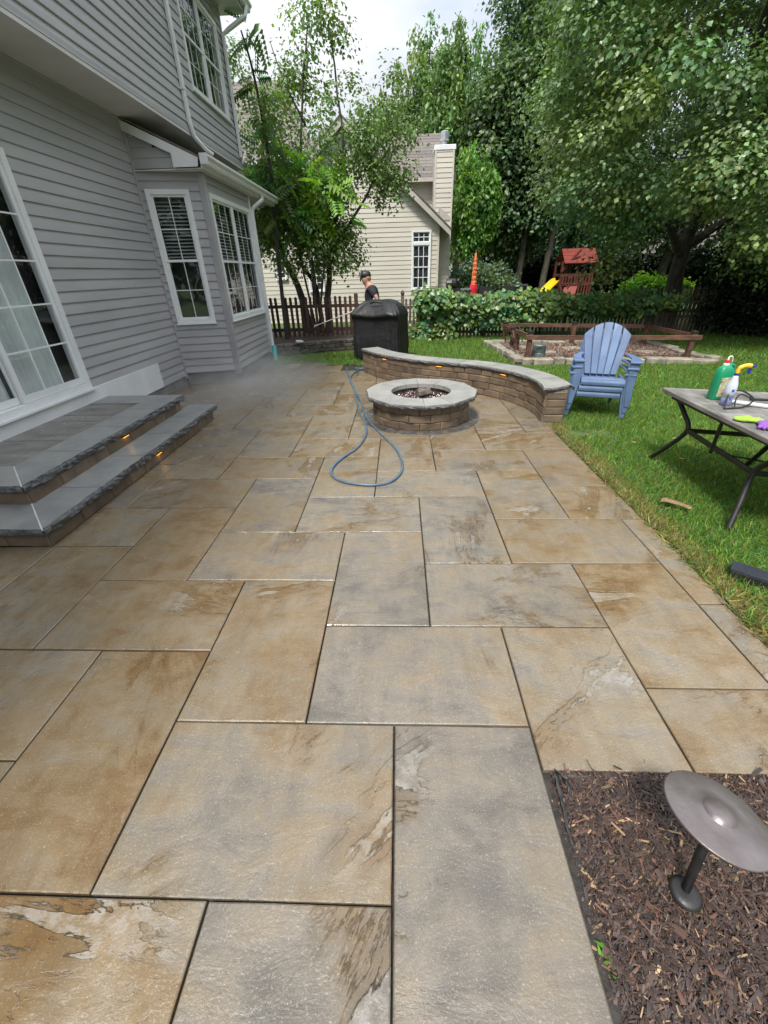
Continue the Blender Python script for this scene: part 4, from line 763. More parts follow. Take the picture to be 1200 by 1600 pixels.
ch = make_chair(); ch.location = (2.73, 5.86, .0); ch.rotation_euler.z = math.radians(-19)
ch['label'] = 'blue resin adirondack chair at the bottom of the stack on the lawn'; ch['group'] = 'stacked blue chairs'
for k, lab in ((1, 'blue resin adirondack chair in the middle of the stack on the lawn'), (2, 'blue resin adirondack chair on top of the stack, its slatted back in view')):
    c = copy_tree(ch); c.location = Vector((2.73, 5.86, 0)) + Vector((.008 * k, -.012 * k, .078 * k)); c['label'] = lab
# ------------------------------------------------------------------ patio table and the things on it
T0, T1, TA = Vector((2.575, 4.16, 0)), Vector((2.49, 2.52, 0)), Vector((.98, -.30, 0))
tb = thing('patio_table', 'grey stone-topped patio table on curved black metal legs at right', 'table', (3, 3.2, 0))
rm = MB(); q = [T0, T1, T1 + TA, T0 + TA]; cc = sum(q, Vector()) / 4; inn = [cc + (p - cc) * .935 for p in q]
for i in range(4):
    a, b, c, d = q[i], q[(i + 1) % 4], inn[(i + 1) % 4], inn[i]; rm.prism([(a.x, a.y), (b.x, b.y), (c.x, c.y), (d.x, d.y)], .678, .72)
rm.build('table_rim', M_tabletop, tb, bevel=.008); MB().prism([(p.x, p.y) for p in inn], .68, .70).build('table_deck', M_tabletop, tb)
for i in range(3):
    for j in range(6):
        f = lambda u, v: inn[0].lerp(inn[1], v).lerp(inn[3].lerp(inn[2], v), u); g_ = .004
        p = [f((i + g_ * 2) / 3, (j + g_ * 3) / 6), f((i + g_ * 2) / 3, (j + 1 - g_ * 3) / 6), f((i + 1 - g_ * 2) / 3, (j + 1 - g_ * 3) / 6), f((i + 1 - g_ * 2) / 3, (j + g_ * 3) / 6)]
        MB().prism([(v.x, v.y) for v in p], .701, .7185 + random.uniform(-.0008, .0008)).build('tabletop_tile', M_tabletop, tb, bevel=.003)
def leg(top, mid, foot): MB().tube(spline([top, tuple((Vector(top) + Vector(mid)) / 2 + Vector((.02, 0, 0))), mid, tuple((Vector(mid) * .45 + Vector(foot) * .55) + Vector((0, 0, -.02))), foot], 6), .021, 8).build('leg', M_black, tb, smooth=True)
leg((2.62, 3.98, .685), (2.67, 3.75, .42), (2.64, 4.11, .0)); leg((2.56, 2.64, .685), (2.63, 2.86, .40), (2.49, 2.70, .0)); leg((3.42, 3.72, .685), (3.33, 3.56, .42), (3.36, 3.80, 0)); leg((3.38, 2.42, .685), (3.30, 2.62, .40), (3.42, 2.44, 0))
for a, b in (((2.67, 3.75, .42), (2.63, 2.86, .40)), ((2.67, 3.75, .42), (3.33, 3.56, .42)), ((3.33, 3.56, .42), (3.30, 2.62, .40)), ((2.63, 2.86, .40), (3.30, 2.62, .40)), ((2.60, 3.3, .68), (2.655, 3.36, .36)), ((2.65, 3.98, .67), (3.42, 3.72, .67)), ((2.60, 4.0, .67), (2.55, 2.62, .67))):
    MB().bar(a, b, .026, .036).build('stretcher', M_black, tb, bevel=.003)
MB().tube([(2.65, 3.3, .38), (2.95, 3.15, .36), (3.3, 3.0, .38)], .007, 6).build('tie_rod', M_black, tb)
# green jug
M_green = flat('green_plastic', (.012, .26, .12), .35); M_label = pmat('printed_jug_label', [(.38, (.35, .16, .12)), (.46, (.62, .55, .32)), (.54, (.30, .36, .16)), (.62, (.66, .62, .55))], 38, (.4, .5)); M_red = flat('red_plastic', (.62, .03, .035), .35)
jg = thing('weedkiller_jug', 'green plastic jug with a red and white cap standing on the table', 'jug', (2.80, 3.73, .72), math.radians(12))
jb = MB(); hgt = [(.0, .95), (.01, 1.0), (.20, 1.0), (.235, .92), (.262, .70), (.285, .42)]; nJ = 20; V = []
for z, s_ in hgt:
    for k in range(nJ):
        t = 2 * pi * k / nJ; c_, d_ = math.cos(t), math.sin(t); V.append((.075 * s_ * math.copysign(abs(c_) ** .5, c_) - (.02 if z > .22 else 0) * (z - .2) * 8, .045 * s_ * math.copysign(abs(d_) ** .5, d_), z))
jb.add(V, [(i * nJ + j, i * nJ + (j + 1) % nJ, (i + 1) * nJ + (j + 1) % nJ, (i + 1) * nJ + j) for i in range(5) for j in range(nJ)] + [tuple(range(nJ - 1, -1, -1)), tuple(range(5 * nJ, 6 * nJ))])
jb.build('jug_body', M_green, jg, smooth=True, world=False); MB().tube(spline([(-.01, 0, .275), (.035, 0, .285), (.068, 0, .265), (.074, 0, .22), (.07, 0, .19)], 5), .0125, 8).build('handle', M_green, jg, smooth=True, world=False)
MB().lathe([(.022, .285), (.022, .30), (.02, .302)], (-.022, 0, 0), 14).build('collar', M_white, jg, world=False); MB().lathe([(.019, .302), (.019, .325), (.014, .33)], (-.022, 0, 0), 14).build('cap', M_red, jg, world=False)
MB().add([(-.060, -.0462, .03), (.045, -.0462, .03), (.045, -.0462, .19), (-.060, -.0462, .19)], [(0, 1, 2, 3)]).build('label', M_label, jg, world=False)
MB().tube(spline([(-.022, .0, .325), (-.005, .01, .35), (.03, .015, .345), (.05, .02, .30)], 5), .006, 6).build('spray_tube', M_white, jg, smooth=True, world=False)
# spray bottle
M_clear = NG('milky_bottle'); M_clear.set(Base_Color=(.72, .76, .84, 1), Roughness=.3, Transmission_Weight=.25); M_clear = M_clear.m; M_liq = flat('blue_grey_liquid', (.16, .18, .30), .25); M_yel = flat('yellow_plastic', (.80, .48, .03), .35); M_blu = flat('blue_trigger', (.02, .03, .28), .35)
sp_ = thing('spray_bottle', 'clear spray bottle with blue liquid and a yellow trigger head on the table', 'spray bottle', (2.745, 3.53, .72), math.radians(-8))
MB().lathe([(.040, .066), (.0405, .12), (.041, .15), (.036, .175), (.020, .225), (.015, .245)], k=20).build('bottle', M_clear, sp_, smooth=True, world=False); MB().lathe([(.038, 0), (.041, .005), (.041, .065)], k=20).build('liquid', M_liq, sp_, smooth=True, world=False)
MB().lathe([(.018, .243), (.018, .258)], k=16).build('collar', M_blu, sp_, world=False); MB().tube(spline([(0, 0, .258), (.0, 0, .285), (.012, 0, .305), (.045, 0, .318), (.085, 0, .316)], 5), [.015] * 8 + [.017] * 8 + [.019] * 4 + [.013], 10).build('spray_head', M_yel, sp_, smooth=True, world=False)
MB().tube([(.085, 0, .315), (.108, 0, .314), (.125, 0, .318)], [.011, .009, .004], 10).build('nozzle', M_blu, sp_, world=False); MB().bar((.078, 0, .305), (.084, 0, .255), .012, .016).build('trigger', M_blu, sp_, world=False)
for z, r, w_ in ((.115, .0417, .5), (.05, .0417, .4)):
    b = MB(); b.add([(r * math.cos(t), r * math.sin(t), z + dz) for t in np.linspace(-pi / 2 - w_ / 2, -pi / 2 + w_ / 2, 5) for dz in (0, .022)], [(2 * k, 2 * k + 2, 2 * k + 3, 2 * k + 1) for k in range(4)]); b.build('print_mark', flat('blue_print', (.05, .09, .5)), sp_, world=False)
# wire hand rake with long handle
rk = thing('wire_weeder', 'black wire loop weeding tool with a long handle lying on the table', 'garden tool', (2.8, 3.4, .73))
MB().tube(spline([(2.655, 3.40, .728), (2.70, 3.47, .79), (2.76, 3.54, .83), (2.86, 3.55, .83), (2.93, 3.52, .79), (2.95, 3.51, .765), (2.90, 3.47, .745), (2.80, 3.42, .73), (2.655, 3.40, .728)], 6), .007, 7).build('wire_loop', M_black, rk, smooth=True); MB().tube(spline([(2.74, 3.41, .73), (2.78, 3.48, .78), (2.84, 3.52, .81), (2.92, 3.51, .78)], 5), .006, 6).build('wire_brace', M_black, rk, smooth=True); MB().tube([(2.92, 3.51, .77), (3.6, 3.44, .75)], .011, 8).build('handle', M_black, rk)
pr = MB().tube([(2.80, 3.60, .735), (3.05, 3.36, .737), (3.35, 3.06, .739)], .016, 10).build('white_rod', flat('white_rod_paint', (.74, .74, .76))); tag(pr, 'white plastic rod lying across the table under the wire tool', 'rod')
def glove(name, label, c, a, colr):
    o = thing(name, label, 'glove', c, a); m = pmat(name + '_knit', two(tuple(x * .8 for x in colr), colr), 40, (.7, .9), .004, 200)
    nd = {'w': ((.09, 0, .015), (.035, .012)), 'p': ((0, 0, .018), (.042, .016)), 'k': ((-.045, 0, .016), (.04, .013))}; ed = [('w', 'p'), ('p', 'k')]
    for i in range(4):
        y = -.033 + i * .022; nd[f'a{i}'] = ((-.075, y * 1.15, .015), .0125); nd[f'b{i}'] = ((-.115 + abs(i - 1.5) * .012, y * 1.35, .011), .010); ed += [('k', f'a{i}'), (f'a{i}', f'b{i}')]
    nd['t'] = ((-.005, -.062, .014), .0125); nd['u'] = ((-.045, -.088, .011), .0105); ed += [('p', 't'), ('t', 'u')]
    s_ = skin('glove_shell', nd, ed, m, o, 1); s_.location = (0, 0, 0); return o
glove('work_glove', 'lime green work glove lying flat on the table edge', (2.61, 3.09, .72), math.radians(155), (.36, .62, .06)); glove('work_glove', 'purple work glove lying beside the lime green glove', (2.645, 2.965, .722), math.radians(60), (.28, .10, .46))
# ------------------------------------------------------------------ small things on the lawn
sv_ = MB(); V = []
for i, t in enumerate(np.linspace(0, 1, 9)):
    wd__ = .026 * (.35 + 1.0 * math.sin(pi * (t * .85 + .1)) ** .7) * random.uniform(.8, 1.2); cx_, cy_ = 2.19 + .17 * t + random.uniform(-.006, .006), 3.08 - .10 * t + .03 * math.sin(t * 5)
    for a, b in ((-1, .1), (-.45, .6), (.4, .9), (1, .3)): V.append((cx_ + a * wd__ * .5, cy_ + a * wd__, .052 + b * .012 + random.uniform(-.004, .004)))
sv_.add(V, [(i * 4 + j, i * 4 + (j + 1) % 4, i * 4 + 4 + (j + 1) % 4, i * 4 + 4 + j) for i in range(8) for j in range(4)] + [(3, 2, 1, 0), (32, 33, 34, 35)])
tag(sv_.build('bark_piece', pmat('tan_bark', two((.15, .085, .045), (.30, .19, .10)), 60, (.7, .9), .004, 80)), 'tan strip of bark lying on the grass near the patio edge', 'bark piece')
bx = thing('edging_strip', 'black plastic edging strip half sunk in the grass at the right edge', 'edging', (2.3, 2.05, 0)); M_bp = flat('dark_blue_plastic', (.035, .04, .05), .3)
MB().bar((2.16, 2.20, .05), (2.75, 1.72, .05), .12, .010).build('top_plate', M_bp, bx); MB().bar((2.12, 2.145, .018), (2.70, 1.67, .018), .010, .06).build('side_plate', M_black, bx)
# ------------------------------------------------------------------ mulch bed foreground: path light, fabric, weed
pl = thing('path_light', 'bronze mushroom path light leaning in the mulch bed, lower right', 'path light', (.915, .55, -.03))
MB().tube([(.915, .55, -.03), (.925, .612, .31)], .0135, 12).build('pole', M_black, pl, smooth=True)
MB().lathe([(.045, -.012), (.047, .004), (.038, .012), (.02, .016)], (.915, .55, -.004), 20).build('base_flange', M_black, pl, smooth=True)
ax = (Matrix.Rotation(math.radians(-8), 3, 'X') @ Matrix.Rotation(math.radians(10), 3, 'Y'))
MB().lathe([(.139, -.012), (.142, -.004), (.139, -.001), (.080, .006), (.047, .009), (.043, .013), (.036, .022), (.022, .028), (.001, .030)], (.952, .634, .318), 48, M=ax).build('shade', M_bronze, pl, smooth=True)
MB().lathe([(.024, -.05), (.024, 0), (.03, .012)], (.946, .628, .325), 16, M=ax).build('socket', M_black, pl)
fb = thing('landscape_fabric', 'crumpled black landscape fabric poking out at the mulch bed corner', 'fabric', (.65, .85, -.03))
def ribbon(pts, wd, name):
    V = []; P_ = spline(pts, 5)
    for i, p in enumerate(P_):
        for k in range(5): V.append((p.x + random.uniform(-.004, .004) + (k / 4) * wd[0] * random.uniform(.75, 1.15), p.y + (k / 4) * wd[1] * random.uniform(.75, 1.1), p.z - (.018 * k if k else 0) + random.uniform(-.006, .006)))
    n = len(P_); MB().add(V, [(i * 5 + j, i * 5 + j + 1, (i + 1) * 5 + j + 1, (i + 1) * 5 + j) for i in range(n - 1) for j in range(4)]).build(name, M_fabric, fb, smooth=True).modifiers.new('solid', 'SOLIDIFY').thickness = .002
ribbon([(.607, .91, .012), (.604, .86, .006), (.604, .80, .0), (.602, .70, -.012), (.598, .60, -.02), (.594, .50, -.03)], (.085, 0), 'fabric_edge'); ribbon([(.60, .90, .004), (.66, .905, .0), (.72, .905, -.004), (.80, .90, -.012)], (0, -.06), 'fabric_edge'); ribbon([(.612, .915, .02), (.632, .89, .024), (.645, .865, .012), (.642, .835, -.002)], (.05, -.03), 'fabric_fold'); ribbon([(.84, .905, -.008), (.92, .905, -.004), (1.02, .90, -.012)], (0, -.03), 'fabric_edge')
def sprig(name, label, c, n, sz, colr):
    r = thing(name, label, 'weed', c); P = np.array(c) + rng.normal(size=(n, 3)) * np.array([.012, .02, .003]) ; T = (np.array([(-.10, 0, 0), (.10, 0, 0), (.13, .5, .06), (-.13, .5, .06), (0, 1, .3)]), np.array([(0, 1, 2), (0, 2, 3), (3, 2, 4)]))
    leaves('weed_leaf', P, rng.uniform(sz * .6, sz, n), tint(n, colr, .15), T, M_grass, r, up=.5, droop=-.5); return r
sprig('weed', 'bright green weed sprouting at the mulch bed edge, bottom of photo', (.612, .385, -.03), 12, .055, (.16, .34, .03)); sprig('weed', 'small green weed tuft at the bed corner right of the path light', (1.18, .86, -.02), 16, .06, (.14, .28, .04))
# ------------------------------------------------------------------ mulch chips and grass (uncountable)
N = 54000; xy = np.stack([.572 + 1.0 * rng.random(N), rng.uniform(-.25, .93, N)], 1); keep = (xy[:, 0] < 1.5); xy = xy[keep]; N = len(xy)
z = -.045 + .03 * np.clip((xy[:, 0] - .56) / .09, 0, 1) + rng.random(N) * .012
base = np.array([(-.5, -.07, 0), (.5, -.05, .02), (.5, .05, .02), (-.5, .07, 0), (-.35, 0, .10), (.35, 0, .10)], float); F = np.array([(0, 1, 5), (0, 5, 4), (1, 2, 5), (2, 3, 4), (2, 4, 5), (3, 0, 4)])
sz = np.where(rng.random(N) < .12, rng.gamma(2.5, .010, N), rng.gamma(2.0, .0048, N)) + .004; a = rng.normal(.8, 1.0, N); tl = rng.normal(0, .28, N)
V = base[None] * np.stack([sz, np.minimum(sz, .03) * rng.gamma(2.2, .7, N), np.minimum(sz, .03) * .6], 1)[:, None, :]
V = np.stack([V[..., 0], V[..., 1], V[..., 2] + V[..., 0] * tl[:, None]], -1); ca, sa = np.cos(a)[:, None], np.sin(a)[:, None]
V = np.stack([V[..., 0] * ca - V[..., 1] * sa, V[..., 0] * sa + V[..., 1] * ca, V[..., 2]], -1) + np.concatenate([xy, z[:, None]], 1)[:, None, :]
cb = np.where(rng.random((N, 1)) < .06, np.array([[.20, .13, .065]]), np.where(rng.random((N, 1)) < .2, np.array([[.085, .040, .024]]), np.array([[.036, .020, .014]]))) * np.exp(rng.normal(0, .4, (N, 1)))
np_mesh('mulch_chips', V.reshape(-1, 3), (F[None] + (np.arange(N) * 6)[:, None, None]).reshape(-1, 3), M_chip, None, np.repeat(cb, 6, axis=0), 'stuff')
GT = (np.array([(-.05, 0, 0), (.05, 0, 0), (.042, .5, .07), (-.042, .5, .07), (0, 1, .34)]), np.array([(0, 1, 2), (0, 2, 3), (3, 2, 4)])); GT1 = (np.array([(-.075, 0, 0), (.075, 0, 0), (0, 1, .2)]), np.array([(0, 1, 2)]))
fx_, fy_ = np.array([p.x for p in front]), np.array([p.y for p in front]); o_ = np.argsort(fy_)
def lawn_ok(x, y):
    edge = 1.972 + .035 * np.sin(y * 5.1) + .035 * np.sin(y * 13.7 + 1) + .02 * np.sin(y * 31)
    wall = np.interp(y, fy_[o_], fx_[o_]) + .40
    ok = np.where(y < 5.3, x > edge, np.where(y < 8.8, x > wall, (y > 9.75 + .25 * np.sin(x * 2.1)) | (x > -.55)))
    ok &= ~((x > 2.42) & (x < 6.5) & (y > 9.0) & (y < 12.1)); ok &= y < 13.5; ok &= ~((x < -.3) & (y > 11.75 + .42 * np.minimum(x + .5, 0) - .12))
    ok &= (x > -3.05); ok &= ~((np.abs(x - 2.28) < .3) & (np.abs(y - 4.88) < .14) & (rng.random(len(x)) < .85))
    return ok
def patch(x0, x1, y0, y1, dens, ln_, tm, wide=1.0):
    n = int((x1 - x0) * (y1 - y0) * dens); x = rng.uniform(x0, x1, n); y = rng.uniform(y0, y1, n); k = lawn_ok(x, y); x, y = x[k], y[k]; n = len(x)
    nz = np.array([mn.noise(Vector((a * 1.3, b * 1.3, 0))) for a, b in zip(x[::8], y[::8])]); nz = np.repeat(nz, 8)[:n]
    c = tint(n, (.135, .24, .044), .34, .2); dry = (rng.random(n) < .05 + .75 * np.clip(.16 - np.abs(x - 2.05), 0, 1) / .16 * (y < 5.4)); c[dry] = tint(int(dry.sum()), (.30, .24, .09), .25, .05)
    c *= (1 + .45 * nz)[:, None]; c[:, 0] *= (1 + .5 * np.clip(-nz, -.2, 1))
    leaves('lawn_grass', np.stack([x, y, np.full(n, -.012)], 1), rng.uniform(ln_ * .55, ln_ * 1.15, n) * wide, c, tm, M_grass, None, 'stuff', up=.25, droop=-.55)
def fringe(n):
    y = rng.uniform(.7, 5.25, n); x = rng.normal(1.985, .03, n); c = tint(n, (.26, .21, .085), .35, .08); g_ = rng.random(n) < .35; c[g_] = tint(int(g_.sum()), (.13, .22, .045), .3)
    leaves('edge_thatch', np.stack([x, y, np.full(n, .0)], 1), rng.uniform(.03, .085, n), c, GT, M_grass, None, 'stuff', up=.9, droop=.05)
fringe(5200)
patch(1.95, 3.9, .7, 3.4, 11000, .062, GT); patch(1.95, 6.2, 3.4, 6.0, 6500, .066, GT); patch(.2, 8.5, 6.0, 9.2, 3000, .07, GT1, 1.15); patch(-3.0, 11.0, 9.2, 13.5, 1500, .08, GT1, 1.35)
# a few fallen leaves on the lawn
for i, (x, y, c) in enumerate(((2.86, 3.95, (.62, .42, .16)), (3.1, 4.55, (.50, .38, .18)), (2.62, 4.42, (.55, .44, .24)), (2.2, 4.75, (.33, .20, .10)))):
    o = leaves('fallen_leaf', [(x, y, .05)], [.06], np.array([c]) * .8, LOBE, M_leaf, None, None, up=3, droop=0)
    tag(o, ('yellow fallen leaf on the grass under the table', 'tan fallen leaf on the grass beyond the table legs', 'pale brown fallen leaf on the grass by the table foot', 'brown fallen leaf on the bare patch of lawn')[i], 'leaf')
# ------------------------------------------------------------------ trees
def ell(c, r, n, inner=.55):
    d = unit(rng.normal(size=(n, 3))); q = (inner + (1 - inner) * rng.random((n, 1)) ** .6); return np.array(c) + d * q * np.array(r)
def cloud(cent, per, sig, sq=(1, 1, .7)):
    k = np.repeat(np.arange(len(cent)), per); P = cent[k] + rng.normal(size=(len(k), 3)) * sig * np.array(sq); return P, k
def tree(name, label, base, limbs, cent, per, sig, size, colr, tmpl=QUAD, group=None, up=.5, droop=.35, bark=None, sq=(1, 1, .7), var=.22, lm=None, trunk_name='trunk', hue=.1, shape=1.2):
    r = thing(name, label, 'tree', base, 0, group)
    for i, (pts, r0, r1) in enumerate(limbs):
        P_ = spline(pts, 5); n = len(P_); P_ = [p + Vector((mn.noise(p * 1.7), mn.noise(p * 1.7 + Vector((9, 0, 0))), 0)) * .06 for p in P_]
        MB().tube(P_, [r0 + (r1 - r0) * (k / (n - 1)) ** .8 for k in range(n)], 9).build(trunk_name if i == 0 else 'limb', bark or M_bark, r, smooth=True)
    P, k = cloud(cent, per, sig, sq); kc = tint(len(cent), colr, var * .8, hue * .6)
    c = kc[k] * np.exp(rng.normal(0, var, (len(P), 1)))
    on = unit((P - cent[k]) / (sig * np.array(sq)) + np.array([0, 0, .9])) * shape; leaves('crown', P, size * rng.uniform(.65, 1.3, len(P)), np.clip(c, .004, .9), tmpl, lm or M_leaf, r, None, up, droop, nrm=on); return r
# forked tree behind the left fence
cA = np.concatenate([ell((-2.75, 13.5, 3.2), (1.55, 1.2, 1.45), 165, .1), ell((-2.0, 13.9, 5.4), (2.1, 1.4, 1.3), 38, .3), ell((-.45, 13.7, 4.4), (1.0, .8, .95), 40, .2), ell((-1.7, 13.7, 6.7), (1.0, .7, .6), 8, .3), ell((-1.6, 13.6, 2.4), (.6, .6, .5), 14), ell((-3.6, 13.6, 5.4), (.9, .8, 1.1), 12)])
tree('forked_tree', 'small-leaved tree forking low behind the left fence, its crown half covering the beige house', (-2.6, 13.7, .2),
     [([(-2.75, 13.6, .1), (-2.85, 13.6, 1.0), (-3.05, 13.6, 1.7), (-3.35, 13.6, 2.6), (-3.5, 13.7, 4.2), (-3.3, 13.8, 5.6)], .14, .025), ([(-2.2, 13.65, .1), (-2.1, 13.65, 1.2), (-1.95, 13.65, 2.2), (-1.7, 13.7, 3.2), (-1.4, 13.7, 4.6), (-1.6, 13.8, 6.8)], .12, .015),
      ([(-2.35, 13.7, .2), (-2.45, 13.7, 1.4), (-2.8, 13.7, 2.2), (-2.6, 13.6, 3.6), (-2.3, 13.7, 5.6), (-2.0, 13.7, 6.9)], .085, .015), ([(-1.9, 13.65, 2.4), (-1.3, 13.65, 3.0), (-.7, 13.7, 3.8), (-.2, 13.7, 4.6)], .06, .012), ([(-2.55, 13.65, .9), (-2.5, 13.6, 1.5), (-2.45, 13.6, 1.75)], .06, .05),
      ([(-1.5, 13.7, 4.2), (-1.0, 13.7, 4.9), (-.5, 13.7, 5.3)], .03, .008), ([(-2.3, 13.7, 5.0), (-2.8, 13.8, 5.9), (-3.0, 13.8, 6.5)], .03, .008)],
     cA, 105, .21, .095, (.135, .215, .062), QUAD, up=.4, droop=.3, sq=(1, 1, .8), bark=M_bark)
fr_ = np.concatenate([ell((-2.0, 13.0, 3.55), (.95, .45, .85), 70, .2), ell((-3.0, 13.0, 3.5), (.8, .4, .9), 34, .2)])
r = thing('sumac_shrub', 'tall shrub with bright feathery compound leaves in front of the forked tree', 'shrub', (-2.4, 13.1, .2))
for i, (x, z_) in enumerate(((-2.3, 3.9), (-1.7, 3.4), (-2.9, 3.7))): MB().tube(spline([(-2.4, 13.1, .1), (-2.4 + (x + 2.4) * .4, 13.05, 1.6), (x, 13.0, z_)], 5), [.03] * 6 + [.02] * 5, 7).build('stem', M_bark, r)
leaves('foliage', fr_, rng.uniform(.55, .95, len(fr_)), tint(len(fr_), (.20, .40, .05), .22, .12), PINN, M_leaf, r, None, up=.7, droop=.15)
r = thing('young_ailanthus', 'slender tree of drooping feathery leaves rising by the house corner to the eave', 'tree', (-3.15, 12.25, .2))
MB().tube(spline([(-3.15, 12.3, .1), (-3.1, 12.3, 2), (-3.0, 12.25, 4), (-3.05, 12.1, 5.4), (-3.12, 11.8, 6.0)], 5), np.linspace(.06, .015, 21).tolist(), 8).build('trunk', M_bark, r)
P = np.concatenate([ell((-3.0, 12.3, 3.9), (.55, .5, 1.2), 34, .1), ell((-2.75, 12.5, 3.0), (.55, .5, .7), 16, .1), ell((-3.05, 11.8, 5.9), (.28, .4, .4), 8, .1), ell((-2.95, 12.0, 5.1), (.35, .4, .5), 12, .1)])
leaves('crown', P, rng.uniform(.40, .75, len(P)), tint(len(P), (.095, .175, .045), .25, .18), PINN, M_leaf, r, None, up=.4, droop=.6)
# big maple on the right
cR = np.concatenate([ell((8.2, 12.6, 5.2), (4.9, 4.3, 4.2), 400, .78), ell((8.2, 12.9, 9.2), (4.6, 4.4, 2.6), 150, .7), ell((5.6, 12.2, 2.2), (.5, .7, 1.2), 60, .1), ell((10.5, 11.0, 3.4), (2.6, 2.0, 2.2), 130, .4)])
cR = cR[cR[:, 2] > 1.15]; q = cR[:, 0] / cR[:, 1]; cR = cR[~((q > .44) & (q < .70) & (cR[:, 2] < 2.2 + .065 * cR[:, 1]))]; q = cR[:, 0] / cR[:, 1]; cR = cR[~((q < .425) & (cR[:, 2] < 2.0 + .065 * cR[:, 1]))]
tree('maple_tree', 'large spreading broad-leaved tree shading the back of the lawn, right', (8.5, 14.6, -.1),
     [([(8.5, 14.6, -.3), (8.45, 14.6, 1.0), (8.35, 14.5, 2.2), (8.3, 14.2, 4), (8.2, 13.6, 7), (8.2, 13.2, 9.5)], .30, .06), ([(8.4, 14.5, 1.9), (7.2, 14.0, 3.0), (5.8, 13.2, 3.8)], .14, .03), ([(8.4, 14.5, 2.2), (9.5, 13.6, 3.2), (10.8, 12.0, 4.2)], .14, .03), ([(8.3, 14.3, 3.2), (8.0, 12.4, 4.6), (7.4, 10.4, 5.6)], .12, .03), ([(8.35, 14.5, 2.5), (7.9, 13.4, 3.3), (7.0, 12.0, 3.6)], .10, .02)],
     cR, 400, .33, .088, (.17, .26, .10), (QUAD[0] * np.array([1.35, 1, 1.2]), QUAD[1]), up=.5, droop=.5, var=.24, lm=M_leaf_gloss, sq=(1.15, 1.15, .6), hue=.16)
cS = np.concatenate([ell((10.4, 12.6, 1.4), (1.5, 1.1, 1.7), 90, .3), ell((9.3, 12.9, .8), (.8, .6, .9), 30, .2)]); cS = cS[cS[:, 2] > -.05]
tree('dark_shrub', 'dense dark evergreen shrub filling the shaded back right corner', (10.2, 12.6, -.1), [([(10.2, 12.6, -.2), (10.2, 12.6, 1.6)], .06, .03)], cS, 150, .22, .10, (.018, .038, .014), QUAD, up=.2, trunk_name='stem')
# drooping willows and dark trees behind
def willow(label, x, y, h, rr, n, colr, zlo=2.2):
    cent = ell((x, y, zlo + (h - zlo) * .52), (rr, rr * .8, (h - zlo) * .5), n, .3); P = []
    for c in cent:
        m = 70; t = rng.random(m); P.append(np.stack([c[0] + rng.normal(0, .16, m), c[1] + rng.normal(0, .16, m), c[2] - t * 1.2 + .4], 1))
    P = np.concatenate(P); r = thing('willow_tree', label, 'tree', (x, y, -.1), 0, 'light green drooping trees behind the beige house')
    MB().tube(spline([(x, y, -.3), (x + .1, y, h * .3), (x - .1, y, h * .6), (x, y, h * .93)], 5), np.linspace(.22, .03, 16).tolist(), 8).build('trunk', M_bark, r)
    kc = tint(len(cent), colr, .2, .08); leaves('crown', P, rng.uniform(.16, .30, len(P)), np.repeat(kc, 70, axis=0) * np.exp(rng.normal(0, .2, (len(P), 1))), (QUAD[0] * np.array([.75, 1, 1]), QUAD[1]), M_leaf, r, None, up=.1, droop=1.4)
willow('leftmost light green drooping tree above the neighbour roof', -.3, 28, 9.9, 1.6, 90, (.16, .25, .09), 3.5)
willow('tallest pale drooping tree just left of the chimney pipe', 1.6, 29, 12.2, 2.1, 160, (.165, .255, .09), 3.5)
willow('pale drooping tree rising directly behind the chimney', 3.2, 27.5, 11.4, 2.3, 190, (.16, .26, .085), 2.6)
willow('bright drooping tree hanging low just right of the chimney', 3.35, 23.5, 6.4, 1.15, 90, (.16, .30, .065), 2.4)
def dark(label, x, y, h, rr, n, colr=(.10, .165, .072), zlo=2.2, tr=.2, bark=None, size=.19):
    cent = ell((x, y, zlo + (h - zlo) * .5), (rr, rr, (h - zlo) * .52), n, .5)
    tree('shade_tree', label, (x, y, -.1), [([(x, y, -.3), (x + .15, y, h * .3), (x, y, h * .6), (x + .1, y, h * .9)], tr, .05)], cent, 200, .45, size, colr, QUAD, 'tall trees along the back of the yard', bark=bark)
dark('tall dark tree right of the willows with a thin bare trunk', 5.6, 25.5, 12.4, 2.0, 110)
dark('tall dark tree behind the playset slide', 6.4, 28, 13.0, 2.2, 110, (.09, .15, .062))
dark('broad dark tree rising right behind the playset', 9.2, 27, 14, 3.2, 150, (.082, .145, .058), 2.6, .24)
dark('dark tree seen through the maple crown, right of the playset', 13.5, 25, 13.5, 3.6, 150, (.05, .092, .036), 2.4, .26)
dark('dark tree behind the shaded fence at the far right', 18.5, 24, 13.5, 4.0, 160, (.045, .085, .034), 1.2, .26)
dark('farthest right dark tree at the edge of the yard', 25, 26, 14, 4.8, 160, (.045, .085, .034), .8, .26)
dark('low round dark tree below the willows', 4.9, 30, 7.0, 1.7, 70, (.065, .115, .046), 2.6)
for x, y, r0, lean, lab, bk in ((7.35, 24.5, .20, .25, 'pale leaning tree trunk just left of the playset', M_bark_pale), (6.2, 24.8, .20, .1, 'straight grey-brown tree trunk left of the pale leaning one', M_bark), (4.45, 26, .16, .15, 'thin dark tree trunk above the grey-green bush', M_bark), (4.95, 26.4, .15, .35, 'thin dark forked tree trunk right of the bush top', M_bark)):
    cent = ell((x + lean, y, 6.4), (1.5, 1.3, 2.4), 40, .3)
    tree('shade_tree', lab, (x, y, -.1), [([(x, y, -.3), (x + lean * .4, y, 1.5), (x + lean, y, 3.6), (x + lean, y, 6)], r0, r0 * .5)], cent, 100, .45, .26, (.06, .11, .044), QUAD, 'tall trees along the back of the yard', bark=bk)
